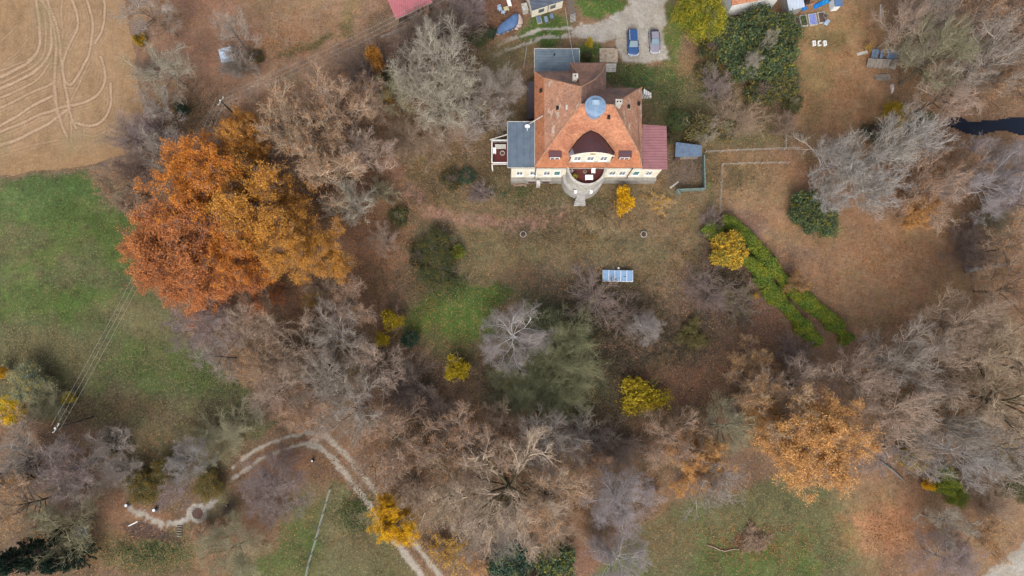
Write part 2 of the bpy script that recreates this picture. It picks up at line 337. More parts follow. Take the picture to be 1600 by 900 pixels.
 ('l', [(1140,325),(1190,350),(1225,385),(1262,405)], 5, (135,110,92), .3, .7, 7),
 ('l', [(1235,120),(1245,180)], 6, (118,104,94), .2, .6, 7),
]
FIELD = [(-140,-140),(188,-140),(198,10),(208,60),(216,120),(228,170),(232,215),(200,240),(152,256),(60,268),(-140,282)]
MEADOW_A = [q for q in PAINT if q[0] == 'p' and q[2] == (92,98,64)][0][1]
MEADOW_B = [q for q in PAINT if q[0] == 'p' and q[2] == (104,102,70)][0][1]
MEADOW_C = [q for q in PAINT if q[0] == 'p' and q[2] == (98,102,68)][0][1]
DRIVE = [(945,-60),(1060,-60),(1040,10),(1036,50),(1048,92),(1010,99),(974,97),(962,78),(964,60),(940,68),(900,58),(886,50),(905,38),(935,35),(965,20),(985,5)]
GRAVEL_R = [(1530,905),(1555,880),(1590,850),(1640,820),(1700,800),(1700,980),(1480,980)]
POND = [(1480,182),(1500,180),(1515,190),(1545,186),(1620,178),(1700,190),(1700,235),(1600,214),(1560,204),(1530,212),(1500,205),(1478,196)]
TRACK = [(352,748),(372,734),(400,712),(440,694),(478,684),(505,690),(532,716),(562,752),(596,798),(628,842),(662,884),(690,925),(705,960)]
DR_TR = [(905,50),(850,52),(800,68),(745,92),(700,118)]
RING = (309, 802)
CAMP = [(332,784),(322,792),(298,808),(280,817),(256,820),(240,812),(224,804),(205,795)]
def warp(X, Y, amp=1.0):
    wx = (fbm(X, Y, 5.0, 4, 3)-.5)*26*amp + (fbm(X, Y, 1.2, 3, 33)-.5)*9*amp
    wy = (fbm(X, Y, 5.0, 4, 11)-.5)*26*amp + (fbm(X, Y, 1.2, 3, 43)-.5)*9*amp
    px, py = to_px(X, Y)
    return px+wx, py+wy
def track_w(X, Y):
    px, py = to_px(X, Y)
    px = px+(fbm(X, Y, 1.5, 3, 71)-.5)*4; py = py+(fbm(X, Y, 1.5, 3, 72)-.5)*4
    d, t = seg_dist(px, py, TRACK)
    n = fbm(X, Y, 1.0, 3, 75)
    half = 7.5+t*.35; wd = np.where(t < 4, 4.0, 6.0)
    wt = sstep(0, 1, (wd+(n-.5)*4+(fbm(X, Y, .4, 2, 79)-.5)*4-np.abs(d-half))/3.0)
    # inner track thins out in the upper part, and a broader gravel patch lies at the bend
    wt = np.maximum(wt, sstep(0, 1, (10+(n-.5)*16-np.hypot(px-492, (py-688)*1.8))/3))
    wt = wt*np.where(t < 4, sstep(.40, .58, n+t*.06), 1)
    wt = wt*sstep(.01, .25, t+(n-.5)*.2)
    return wt, d
def gravel_w(X, Y):
    px, py = to_px(X, Y)
    n = fbm(X, Y, 1.6, 4, 81); n2 = fbm(X, Y, .6, 3, 88)
    px2 = px+(n-.5)*12; py2 = py+(n2-.5)*8
    a = sstep(-1.5, 2.5, poly_sd(px2, py2, DRIVE)+(n2-.5)*6)
    a = np.maximum(a, sstep(-2, 6, poly_sd(px2, py2, GRAVEL_R)+(n-.5)*14))
    d, t = seg_dist(px2, py2, DR_TR)
    b = sstep(0, 1, (3.2-np.abs(d-6.5)+(n2-.5)*5)/2)*sstep(0, 1, (2.7-t+(n-.5)*1.2))*.9
    d2, _ = seg_dist(px, py, CAMP); r = np.hypot(px-RING[0], (py-RING[1])*1.05)
    c = sstep(0, 1, (6.5-d2+(n2-.5)*13)/4); c = np.maximum(c, sstep(0, 1, (19-r+(n2-.5)*13)/4)*sstep(7.5, 9, r))
    c = c*sstep(7.0, 8.5, r)
    return np.maximum(np.maximum(a, b), c), c
def ground_cols(X, Y):
    px, py = warp(X, Y)
    n1 = fbm(X, Y, 6.0, 5, 101); n2 = fbm(X, Y, 2.0, 5, 131); n3 = fbm(X, Y, 12, 3, 151)
    rgb = np.zeros(X.shape+(3,)); rgb[:] = lin(B_LEAF)
    lit = np.full(X.shape, .65)
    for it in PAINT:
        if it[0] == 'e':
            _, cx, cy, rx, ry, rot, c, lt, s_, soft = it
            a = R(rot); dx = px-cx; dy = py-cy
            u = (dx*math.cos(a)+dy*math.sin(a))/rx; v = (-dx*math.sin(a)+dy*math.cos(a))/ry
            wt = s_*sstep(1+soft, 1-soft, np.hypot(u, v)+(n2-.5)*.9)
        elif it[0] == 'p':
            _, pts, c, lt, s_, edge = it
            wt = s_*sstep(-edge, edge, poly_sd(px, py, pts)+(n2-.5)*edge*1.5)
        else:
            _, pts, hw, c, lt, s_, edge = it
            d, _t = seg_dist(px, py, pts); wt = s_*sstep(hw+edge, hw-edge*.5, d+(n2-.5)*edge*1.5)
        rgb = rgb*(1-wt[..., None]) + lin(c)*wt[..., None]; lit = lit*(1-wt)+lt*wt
    # patchy growth: dry, mossy and bare spots
    k = (n1-.5)*1.1+(n2-.5)*1.3
    rgb = rgb*(1+.5*k+.35*(fbm(X, Y, 1.0, 3, 141)-.5))[..., None]
    gm = sstep(.50, .72, fbm(X, Y, 3.2, 4, 171))[..., None]*.38
    rgb = rgb*(1-gm)+rgb*np.array((.80, 1.03, .72))*gm
    dm = sstep(.56, .74, fbm(X, Y, 2.6, 4, 191))[..., None]*.5
    rgb = rgb*(1-dm)+rgb*np.array((1.28, 1.16, 1.0))*dm
    dk = sstep(.55, .7, fbm(X, Y, 1.3, 4, 211))[..., None]*.35
    rgb = rgb*(1-dk)+rgb*np.array((.66, .66, .68))*dk
    rm = sstep(.50, .64, fbm(X, Y, 1.7, 5, 251, .65))[..., None]*.5
    rgb = rgb*(1-rm)+rgb*np.array((1.16, .93, .84))*rm
    dd_ = sstep(.54, .66, fbm(X, Y, .8, 4, 271, .65))[..., None]*.38
    rgb = rgb*(1-dd_)+rgb*np.array((.62, .60, .62))*dd_
    wt, d = track_w(X, Y)
    gcol = lin((178,168,154))*(1+.25*(n2-.5))[..., None]
    rgb = rgb*(1-wt[..., None])+gcol*wt[..., None]; lit = lit*(1-.7*wt)
    gw, c = gravel_w(X, Y)
    n4 = fbm(X, Y, 2.4, 4, 231)[..., None]
    gcol = lin((192,188,182))*(1-n4)+lin((158,146,128))*n4
    gcol = gcol*(1+.5*(n2-.5))[..., None]
    rgb = rgb*(1-gw[..., None])+gcol*gw[..., None]; lit = lit*(1-.8*gw)
    lu = rgb.mean(-1, keepdims=True); rgb = (lu+(rgb-lu)*.92)*np.array((1.0, .99, .96))
    rgb = rgb*.90+np.array((.0165,.0145,.0125))
    gr = sstep(-.002, .02, rgb[..., 1:2]-rgb[..., 0:1])         # grass keeps its full green
    rgb = rgb*(1-gr)+rgb*np.array((.80, 1.0, .66))*gr
    return np.clip(rgb/GAIN, 0, 1), np.clip(lit, 0, 1)
def grid_axis(lo, hi, step, far):
    a = np.arange(lo, hi+step*.5, step); out = []
    g = step; x = hi
    while x < far: g *= 1.35; x += g; out.append(x)
    out2 = []; g = step; x = lo
    while x > -far: g *= 1.35; x -= g; out2.append(x)
    return np.array(out2[::-1]+list(a)+out)
def sheet(xs, ys, name, mat, mask=None, z=0.0, zf=None, cols=None):
    X, Y = np.meshgrid(xs, ys, indexing='xy'); ny, nx = X.shape
    Z = np.full(X.shape, z) if zf is None else zf(X, Y)+z
    rgb, lit = (cols or ground_cols)(X, Y)
    idx = np.arange(nx*ny).reshape(ny, nx)
    Fq = np.stack([idx[:-1, :-1], idx[:-1, 1:], idx[1:, 1:], idx[1:, :-1]], -1).reshape(-1, 4)
    V = np.stack([X, Y, Z], -1).reshape(-1, 3); C = np.concatenate([rgb, lit[..., None]], -1).reshape(-1, 4)
    if mask is not None:
        Mv = mask(X, Y).reshape(-1); keep = Mv[Fq].mean(1) > .5; Fq = Fq[keep]
        used = np.unique(Fq); re = np.full(len(V), -1); re[used] = np.arange(len(used))
        V = V[used]; C = C[used]; Fq = re[Fq]
    return mesh_np(name, V, Fq, mat, ('POINT', C), smooth=True)
def structure(name, me): return tag(obj(name, me), kind='structure')
M_GROUND = ground_material('leafy_ground', alb(188,146,104), alb(150,98,66))
M_GRASS = ground_material('grass_ground', alb(158,142,100), alb(132,112,78), grain=.34)
M_GRAVEL = ground_material('gravel', alb(190,182,170), alb(120,100,78), grain=.2)
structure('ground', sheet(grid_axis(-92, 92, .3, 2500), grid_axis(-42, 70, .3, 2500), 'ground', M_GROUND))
def bounds(pts, step, pad=3):
    g = [G(p[0], p[1]) for p in pts]; xs = [q.x for q in g]; ys = [q.y for q in g]
    return np.arange(max(min(xs)-pad, -110), min(max(xs)+pad, 110), step), np.arange(max(min(ys)-pad, -60), min(max(ys)+pad, 90), step)
def pmask(poly, amp=1.0):
    def f(X, Y):
        px, py = warp(X, Y, amp); return (poly_sd(px, py, poly) > 0).astype(float)
    return f
for k, poly in enumerate((MEADOW_A, MEADOW_B, MEADOW_C)):
    xs, ys = bounds(poly, .3)
    structure('meadow' if k == 0 else 'meadow.%03d' % k, sheet(xs, ys, 'meadow', M_GRASS, pmask(poly), z=.004))
xs, ys = bounds(TRACK, .16); structure('track', sheet(xs, ys, 'track', M_GRAVEL, lambda X, Y: (track_w(X, Y)[0] > .45).astype(float), z=.009))
xs, ys = bounds(DRIVE+DR_TR, .2); structure('driveway', sheet(xs, ys, 'driveway', M_GRAVEL, lambda X, Y: (gravel_w(X, Y)[0] > .45).astype(float), z=.009))
xs, ys = bounds(GRAVEL_R, .25); structure('gravel_yard', sheet(xs, ys, 'gravel_yard', M_GRAVEL, lambda X, Y: (gravel_w(X, Y)[0] > .45).astype(float), z=.009))
xs, ys = bounds(CAMP+[(325,815), (325,785)], .15); structure('path', sheet(xs, ys, 'path', M_GRAVEL, lambda X, Y: (gravel_w(X, Y)[0] > .45).astype(float), z=.009))
# --- harvested field with tyre tracks pressed into the soil
TYRE = [ # polylines in photo px, width, strength
 ([(55,-10),(62,40),(62,75),(50,95),(25,110),(-10,125)], 2.6, 1), ([(75,-10),(80,40),(80,80),(65,105),(35,125),(-10,142)], 2.4, 1),
 ([(67,-10),(72,50),(70,85),(55,105),(20,122),(-10,134)], 1.6, .7), ([(70,-10),(90,40),(95,90),(103,140),(108,180),(118,200)], 2.2, 1),
 ([(58,-10),(84,30),(88,90),(84,140),(92,190),(105,215)], 2.2, .9), ([(110,-10),(122,25),(120,50),(105,75),(95,110),(108,140),(125,115),(140,85),(146,50),(142,20),(132,-10)], 2.2, 1),
 ([(162,-10),(164,20),(160,50),(150,68)], 2.2, 1), ([(158,90),(165,120),(158,145),(140,158),(115,165),(80,172),(40,190),(-10,212)], 2.2, .9),
 ([(172,130),(175,160),(165,185),(150,198),(128,195),(118,192)], 2.2, 1), ([(82,130),(50,145),(20,160),(-10,175)], 2.0, .8),
 ([(80,150),(45,170),(15,190),(-10,203)], 2.4, 1), ([(108,170),(80,190),(50,208),(20,222),(-10,232)], 2.6, 1),
 ([(100,-10),(95,20),(100,60),(88,78)], 1.4, .6), ([(120,40),(110,60),(100,80),(92,110)], 1.4, .6),
 ([(140,95),(125,130),(108,160),(100,190)], 1.6, .6), ([(128,210),(150,214),(165,205)], 1.4, .6), ([(110,190),(112,225)], 1.8, .8), ([(130,190),(132,218)], 1.6, .7),
 ([(52,90),(20,105),(-10,115)], 1.5, .7), ([(0,65),(15,55),(25,40)], 1.6, .4), ([(10,95),(25,85),(45,60)], 1.4, .4), ([(-10,242),(60,225),(100,220)], 1.3, .4),
 ([(78,100),(60,125),(30,142),(-10,156)], 1.8, .8), ([(88,60),(100,35),(105,10)], 1.3, .5), ([(118,10),(108,45),(98,75)], 1.3, .5), ([(85,110),(82,150),(88,180)], 1.6, .6),
 ([(150,10),(150,50),(140,80)], 1.0, .3), ([(180,0),(184,60),(192,120),(198,170)], 1.0, .3), ([(172,0),(176,60),(184,120),(186,190)], 1.0, .3), ([(190,0),(198,60),(206,120),(212,170)], 1.0, .25),
]
_fc = {}
def field_rut(X, Y):
    key = X.shape
    if key in _fc: return _fc[key]
    px, py = to_px(X, Y)
    px = px+(fbm(X, Y, 2.5, 3, 301)-.5)*4; py = py+(fbm(X, Y, 2.5, 3, 302)-.5)*4
    rut = np.zeros(X.shape); edge = np.zeros(X.shape)
    for pts, wd, s_ in TYRE:
        # smooth the traced line
        P = np.array(pts, float)
        for _ in range(3):
            Q = [P[0]]
            for i in range(len(P)-1): Q += [P[i]*.75+P[i+1]*.25, P[i]*.25+P[i+1]*.75]
            Q.append(P[-1]); P = np.array(Q)
        d, t = seg_dist(px, py, P.tolist())
        cleat = .8+.2*np.sin(t*9)*1.0
        wd = wd*1.25; rut = np.maximum(rut, s_*sstep(wd, wd*.35, d)*cleat)
        for of, ss in ((4.8, .5), (9.5, .35), (14.5, .25), (21, .2)):
            rut = np.maximum(rut, s_*ss*sstep(1.5, .4, np.abs(d-of))*(.55+.9*(vnoise(X, Y, 1.6, int(P[0][0])+of > 20)-.3)))
        edge = np.maximum(edge, s_*sstep(wd*1.9, wd*1.3, d)*sstep(wd*.6, wd*1.1, d))
    _fc[key] = (rut, edge); return rut, edge
def field_cols(X, Y):
    rut, edge = field_rut(X, Y); px, py = to_px(X, Y)
    n1 = fbm(X, Y, 5, 5, 311); n2 = fbm(X, Y, .9, 4, 321)
    base = lin((164,134,102))*(1-n1[..., None])+lin((138,112,82))*n1[..., None]
    row = vnoise(X*1.0, Y*.12, .35, 331)                      # stubble rows run up and down near the hedge
    base = base*(1+.34*(n2-.5)+.16*(row-.5))[..., None]
    base = base*(1-.0*X[..., None])
    rk = (rut*.9)[..., None]; base = base*(1-rk)+lin((192,166,140))*rk
    ek = (edge*.55*(1-rut))[..., None]; base = base*(1-ek)+lin((118,92,72))*ek
    mo = sstep(.6, .8, fbm(X, Y, 7, 3, 341))[..., None]*.5; base = base*(1-mo)+lin((138,124,92))*mo
    eg = sstep(40, 0, poly_sd(px, py, FIELD))[..., None]*.35; base = base*(1-eg)+lin((160,126,92))*eg
    return np.clip(base/GAIN, 0, 1), np.full(X.shape, .22)
def field_z(X, Y):
    rut, edge = field_rut(X, Y); return .06+edge*.04-rut*.045+(fbm(X, Y, .5, 2, 351)-.5)*.04
M_FIELD = ground_material('field_soil', alb(196,170,138), alb(150,120,90), grain=.16)
xs, ys = bounds([(-5,-60),(235,285)], .13, 1)
structure('ploughed_field', sheet(xs, ys, 'field', M_FIELD, pmask(FIELD, .5), zf=field_z, z=0, cols=field_cols))
# --- pond
mw, n, l, p = mat_new('dark_water'); p.inputs['Base Color'].default_value = (.006, .009, .018, 1); p.inputs['Roughness'].default_value = .12
nz = N(n, 'ShaderNodeTexNoise', Scale=1.5, Detail=3); bp = N(n, 'ShaderNodeBump', Strength=.3, Distance=.05); l.new(nz.outputs[0], bp.inputs['Height']); l.new(bp.outputs[0], p.inputs['Normal'])
xs, ys = bounds(POND, .25)
structure('pond', sheet(xs, ys, 'pond', mw, pmask(POND, .35), z=.015))
# ================================================================ PLANTS
def tinted(name, rough=.9, var=.25, trans=0.0, ramp=None, spec=.1):
    """colour = the object's own colour x a per-face random pigment"""
    m, n, l, p = mat_new(name)
    oi = n.new('ShaderNodeObjectInfo'); at = n.new('ShaderNodeAttribute'); at.attribute_name = 'col'
    sp = n.new('ShaderNodeSeparateColor'); l.new(at.outputs['Color'], sp.inputs[0])
    k = mth(n, l, 'MULTIPLY_ADD', sp.outputs[0], var*2, 1-var)
    cb = n.new('ShaderNodeCombineColor')
    for i in range(3): l.new(k, cb.inputs[i])
    c = oi.outputs['Color']
    if ramp:
        cr = n.new('ShaderNodeValToRGB'); cr.color_ramp.interpolation = 'LINEAR'
        e = cr.color_ramp.elements
        while len(e) < len(ramp): e.new(.5)
        for q, (t, cc) in zip(e, ramp): q.position = t; q.color = cc
        l.new(sp.outputs[1], cr.inputs[0]); c = mixc(n, l, 1.0, c, cr.outputs[0], 'MULTIPLY')
    c = mixc(n, l, 1.0, c, cb.outputs[0], 'MULTIPLY')
    l.new(c, p.inputs['Base Color']); p.inputs['Roughness'].default_value = rough
    if 'Specular IOR Level' in p.inputs: p.inputs['Specular IOR Level'].default_value = spec
    if trans:
        tr = n.new('ShaderNodeBsdfTranslucent'); l.new(c, tr.inputs[0]); mx = n.new('ShaderNodeMixShader'); mx.inputs[0].default_value = trans
        l.new(p.outputs[0], mx.inputs[1]); l.new(tr.outputs[0], mx.inputs[2])
        l.new(mx.outputs[0], n['Material Output'].inputs['Surface'])
    return m
M_BARK = tinted('bark', var=.25)
M_TWIG = tinted('twig', var=.35)
M_LEAF = tinted('autumn_leaf', var=.3, trans=.3, ramp=[(0, (.62,.55,.6,1)), (.45, (1,1,1,1)), (1, (1.25,1.35,1.3,1))])
M_EVER = tinted('evergreen_leaf', var=.35, trans=.1, spec=.3, ramp=[(0, (.7,.85,.9,1)), (.55, (1,1,1,1)), (.74, (1.4,1.25,.9,1)), (.84, (2.4,1.6,.7,1)), (1, (3.4,2.1,.7,1))])
M_GREEN = tinted('hedge_leaf', var=.35, trans=.15, ramp=[(0, (.55,.8,1.0,1)), (.5, (1,1,1,1)), (1, (1.9,1.4,.7,1))])
def grow(rng, p0, d0, L, n, wander, up, flat=0):
    """p0,d0 (B,3), L (B,) -> (B,n,3)"""
    B = len(p0); P = np.zeros((B, n, 3)); P[:, 0] = p0; d = d0/np.linalg.norm(d0, axis=1, keepdims=True)
    for k in range(1, n):
        d = d+rng.normal(0, wander, (B, 3)); d[:, 2] += up
        d /= np.linalg.norm(d, axis=1, keepdims=True)
        P[:, k] = P[:, k-1]+d*(L/(n-1))[:, None]
    return P
def tubes(P, r0, r1, s):
    """P (B,n,3) radii from r0 to r1 (B,) -> verts, quads, per-branch random"""
    B, n, _ = P.shape
    T = np.gradient(P, axis=1); T /= np.linalg.norm(T, axis=2, keepdims=True)+1e-9
    ref = np.where(np.abs(T[..., 2:3]) < .9, np.array([0, 0, 1.0]), np.array([1.0, 0, 0]))
    a = np.cross(T, ref); a /= np.linalg.norm(a, axis=2, keepdims=True)+1e-9; b = np.cross(T, a)
    t = np.linspace(0, 1, n); r = r0[:, None]*(1-t)+r1[:, None]*t
    ang = 2*np.pi*np.arange(s)/s
    V = P[:, :, None, :]+(a[:, :, None, :]*np.cos(ang)[None, None, :, None]+b[:, :, None, :]*np.sin(ang)[None, None, :, None])*r[:, :, None, None]
    idx = np.arange(B*n*s).reshape(B, n, s)
    j2 = np.roll(idx, -1, axis=2)
    Fq = np.stack([idx[:, :-1], j2[:, :-1], j2[:, 1:], idx[:, 1:]], -1).reshape(-1, 4)
    return V.reshape(-1, 3), Fq, B, n*s
def spawn(rng, P, per, tmin, tmax, ang0, ang1, L0, Lj, taper=.5, zup=0.0):
    """children along parents P (B,n,3)"""
    B, n, _ = P.shape
    t = (np.arange(per)[None, :]+rng.random((B, per)))/per*(tmax-tmin)+tmin
    f = t*(n-1); i = np.minimum(f.astype(int), n-2); u = (f-i)[..., None]
    bi = np.arange(B)[:, None]
    p = P[bi, i]*(1-u)+P[bi, i+1]*u; d = P[bi, i+1]-P[bi, i]; d /= np.linalg.norm(d, axis=2, keepdims=True)+1e-9
    q = rng.normal(0, 1, d.shape); q -= (q*d).sum(2, keepdims=True)*d; q /= np.linalg.norm(q, axis=2, keepdims=True)+1e-9
    an = rng.uniform(ang0, ang1, (B, per, 1)); c = d*np.cos(an)+q*np.sin(an); c[..., 2] += zup
    L = (L0*(1-taper*(t))*(1+rng.uniform(-Lj, Lj, t.shape)))
    return p.reshape(-1, 3), c.reshape(-1, 3), L.reshape(-1)
def merge_tubes(name, parts, mat, rng):
    Vs, Fs, Cs = [], [], []; o = 0
    for P, r0, r1, s in parts:
        V, Fq, B, per = tubes(P, np.full(len(P), r0) if np.isscalar(r0) else r0, np.full(len(P), r1) if np.isscalar(r1) else r1, s)
        Vs.append(V); Fs.append(Fq+o); o += len(V)
        rnd = rng.random(B); Cs.append(np.repeat(rnd, per))
    V = np.concatenate(Vs); Fq = np.concatenate(Fs); c = np.concatenate(Cs)
    C = np.stack([c, c, c, np.ones_like(c)], -1)
    return mesh_np(name, V, Fq, mat, ('POINT', C), smooth=True)
def leaves(name, rng, P, size, mat, clump=None, flat=.35, fold=True, asp=.62):
    """one small bent leaf-clump face pair at each point"""
    n = len(P); nrm = rng.normal(0, 1, (n, 3)); nrm[:, 2] = np.abs(nrm[:, 2])+flat; nrm /= np.linalg.norm(nrm, axis=1, keepdims=True)
    a = np.cross(nrm, rng.normal(0, 1, (n, 3))); a /= np.linalg.norm(a, axis=1, keepdims=True)+1e-9; b = np.cross(nrm, a)
    s = size*rng.uniform(.6, 1.35, (n, 1))
    V = np.stack([P-a*s, P-b*s*asp*.8+nrm*s*.12, P+a*s, P+b*s*asp+nrm*s*.12], 1).reshape(-1, 3)
    Fq = np.arange(4*n).reshape(n, 4)
    r = rng.random(n); g = r if clump is None else np.clip(clump*.75+rng.random(n)*.25, 0, 1)
    C = np.repeat(np.stack([r, g, r, np.ones(n)], -1), 4, axis=0)
    return mesh_np(name, V, Fq, mat, ('POINT', C))
def pts_on(rng, P, k, jit, tmin=.2):
    B, n, _ = P.shape; t = rng.uniform(tmin, 1, (B, k))*(n-1); i = np.minimum(t.astype(int), n-2); u = (t-i)[..., None]; bi = np.arange(B)[:, None]
    q = P[bi, i]*(1-u)+P[bi, i+1]*u
    return q.reshape(-1, 3)+rng.normal(0, jit, (B*k, 3))
PROTO = {}
def proto(key, seed, H, Rr, n1=8, kids=(6,6,5,4), trunk_h=.35, elev=(30,62), radii=(.03,.16,.07,.034,.018,.010), up=.06, wander=.16, leaf=0, leaf_n=4, leaf_mat=None, leaf_jit=.15, leafgrp=2, tmin1=.45, spread=1.0, limb2=False):
    """H, Rr: size in metres; children: trunk, branches, foliage"""
    rng = np.random.default_rng(seed); ms = {}
    th = H*trunk_h
    T = grow(rng, np.zeros((1, 3)), np.array([[rng.normal(0, .04), rng.normal(0, .04), 1.0]]), np.array([H*.78]), 9, .05, .12)
    L1n = n1
    t = rng.uniform(trunk_h, .95, L1n); t.sort(); f = t*8; i = np.minimum(f.astype(int), 7); u = (f-i)[:, None]
    p = T[0, i]*(1-u)+T[0, i+1]*u
    az = np.arange(L1n)*2.399+rng.uniform(0, 6)+rng.normal(0, .25, L1n); el = R(elev[0])+(R(elev[1])-R(elev[0]))*((t-trunk_h)/(1-trunk_h))+rng.normal(0, .1, L1n)
    d = np.stack([np.cos(az)*np.cos(el), np.sin(az)*np.cos(el), np.sin(el)], -1)
    L = np.minimum(Rr/np.maximum(np.cos(el), .35), (H-p[:, 2])/np.maximum(np.sin(el), .2)*1.05)*rng.uniform(.78, 1.0, L1n)
    B1 = grow(rng, p, d, L, 8, wander*.8, up*.5)
    a = spawn(rng, B1, kids[0], .2, 1, R(25)*spread, R(62)*spread, Rr*.62, .3, .45, .05); B2 = grow(rng, *a, 6, wander, up)
    b = spawn(rng, B2, kids[1], .15, 1, R(25)*spread, R(65)*spread, Rr*.32, .35, .4, .06); B3 = grow(rng, *b, 5, wander*1.1, up)
    c = spawn(rng, B3, kids[2], .15, 1, R(22), R(65), Rr*.16, .35, .4, .08); B4 = grow(rng, *c, 4, wander*1.2, up)
    e = spawn(rng, B4, kids[3], .1, 1, R(20), R(60), Rr*.09, .35, .3, .08); B5 = grow(rng, *e, 3, wander, up)
    r = radii
    ms['trunk'] = merge_tubes('trunk', [(T, H*r[0], .06, 9), (B1, r[1], r[2]*.55, 6)]+([(B2[::2], r[2], r[3], 4)] if limb2 else []), M_BARK, rng)
    ms['branches'] = merge_tubes('branches', [(B2[1::2] if limb2 else B2, r[2], r[3]*.6, 4), (B3, r[3], r[4]*.6, 3), (B4, r[4], r[5]*.7, 3), (B5, r[5], r[5]*.5, 3)], M_TWIG, rng)
    if leaf:
        src = B5 if leafgrp == 2 else B4
        P = pts_on(rng, src, leaf_n, leaf_jit, .1)
        # whole sprays keep or lose their leaves together
        cell = np.floor(P/1.1).astype(int); hsh = _hash(cell[:, 0]+cell[:, 2]*57, cell[:, 1], seed)
        keep = rng.random(len(P)) < np.clip((hsh*2.0-.35), .03, 1)
        P = P[keep]; ms['foliage'] = leaves('foliage', rng, P, leaf, leaf_mat or M_LEAF, hsh[keep])
    PROTO[key] = (H, Rr, ms)
def dense(key, seed, H, Rr, n, leaf, mat, lobes=9, stems=10, rough=.25, core=.55, lump=1.0):
    """bushy plant: many leaf-size faces through an irregular crown of unequal lobes over a few stems"""
    rng = np.random.default_rng(seed); cs = []
    for k in range(lobes):
        a = k*2.399+rng.uniform(0, 1); q = math.sqrt((k+.5)/lobes)*.68
        cs.append((Rr*q*math.cos(a), Rr*q*math.sin(a), H*(.55-.12*q+rng.uniform(-.08, .1)), Rr*rng.uniform(.26, .44)*lump, H*rng.uniform(.3, .42)))
    C = np.array(cs); which = rng.integers(0, lobes, n); c = C[which]
    d = rng.normal(0, 1, (n, 3)); d /= np.linalg.norm(d, axis=1, keepdims=True)
    fr = (core+(1-core)*rng.random(n)**.6)*(1+rng.normal(0, .10, n))
    # clumps: bumpiness over each lobe
    bump = 1+rough*np.sin(d[:, 0]*5+which*1.7)*np.cos(d[:, 1]*6+which)*np.sin(d[:, 2]*5+2)+rough*.6*np.sin(d[:, 0]*13+which)*np.cos(d[:, 1]*11)
    P = c[:, :3]+d*fr[:, None]*bump[:, None]*np.stack([c[:, 3], c[:, 3], c[:, 4]], -1)
    P[:, 2] = np.maximum(P[:, 2], .05)
    cell = np.floor(P/(Rr*.16)).astype(int); h = _hash(cell[:, 0]+31*cell[:, 2], cell[:, 1], seed)
    keep = rng.random(n) < .35+h*.9
    ms = {'foliage': leaves('foliage', rng, P[keep], leaf, mat, h[keep])}
    az = rng.uniform(0, 6.28, stems); el = rng.uniform(.7, 1.4, stems); dd = np.stack([np.cos(az)*np.cos(el), np.sin(az)*np.cos(el), np.sin(el)], -1)
    S = grow(rng, rng.normal(0, .12, (stems, 3))*np.array([1, 1, 0]), dd, np.full(stems, H*.8), 6, .1, .02)
    a = spawn(rng, S, 8, .25, 1, .4, 1.0, Rr*.5, .3); S2 = grow(rng, *a, 4, .15, .03)
    b = spawn(rng, S2, 5, .2, 1, .4, 1.0, Rr*.22, .3); S3 = grow(rng, *b, 3, .15, .03)
    ms['stem'] = merge_tubes('stem', [(S, .05, .025, 5), (S2, .022, .01, 3), (S3, .012, .006, 3)], M_TWIG, rng)
    PROTO[key] = (H, Rr, ms)
def bush(key, seed, H, Rr, stems=26, k2=9, k3=7, r=(.03, .015, .009), wander=.12, leaf=0, k4=0):
    """leafless many-stemmed shrub"""
    rng = np.random.default_rng(seed)
    az = rng.uniform(0, 6.28, stems); el = np.arccos(np.clip(np.sqrt((np.arange(stems)+.5)/stems)*.93, 0, 1))
    dd = np.stack([np.cos(az)*np.cos(el), np.sin(az)*np.cos(el), np.sin(el)+.08], -1)
    L = np.minimum(Rr/np.maximum(np.cos(el), .2), H/np.maximum(np.sin(el), .2))*rng.uniform(.72, 1.05, stems)
    S = grow(rng, rng.normal(0, Rr*.08, (stems, 3))*np.array([1, 1, 0]), dd, L, 7, wander*.6, .0)
    a = spawn(rng, S, k2, .2, 1, .3, .9, Rr*.45, .35, .5, .05); S2 = grow(rng, *a, 5, wander, .03)
    b = spawn(rng, S2, k3, .15, 1, .3, 1.0, Rr*.2, .35, .4, .05); S3 = grow(rng, *b, 4, wander*1.2, .02)
    parts = [(S2, r[1]*1.3, r[2], 3), (S3, r[2], r[2]*.5, 3)]
    last = S3
    if k4:
        c = spawn(rng, S3, k4, .1, 1, .3, 1.0, Rr*.1, .35, .4, .05); S4 = grow(rng, *c, 3, wander, .02); parts.append((S4, r[2]*.7, r[2]*.4, 3)); last = S4
    ms = {'stem': merge_tubes('stem', [(S, r[0], r[1], 4)], M_BARK, rng), 'branches': merge_tubes('branches', parts, M_TWIG, rng)}
    if leaf:
        P = pts_on(rng, last, leaf, .08); cell = np.floor(P/.8).astype(int); h = _hash(cell[:, 0]+57*cell[:, 2], cell[:, 1], seed)
        keep = rng.random(len(P)) < h; ms['foliage'] = leaves('foliage', rng, P[keep], .085, M_LEAF, h[keep])
    PROTO[key] = (H, Rr, ms)
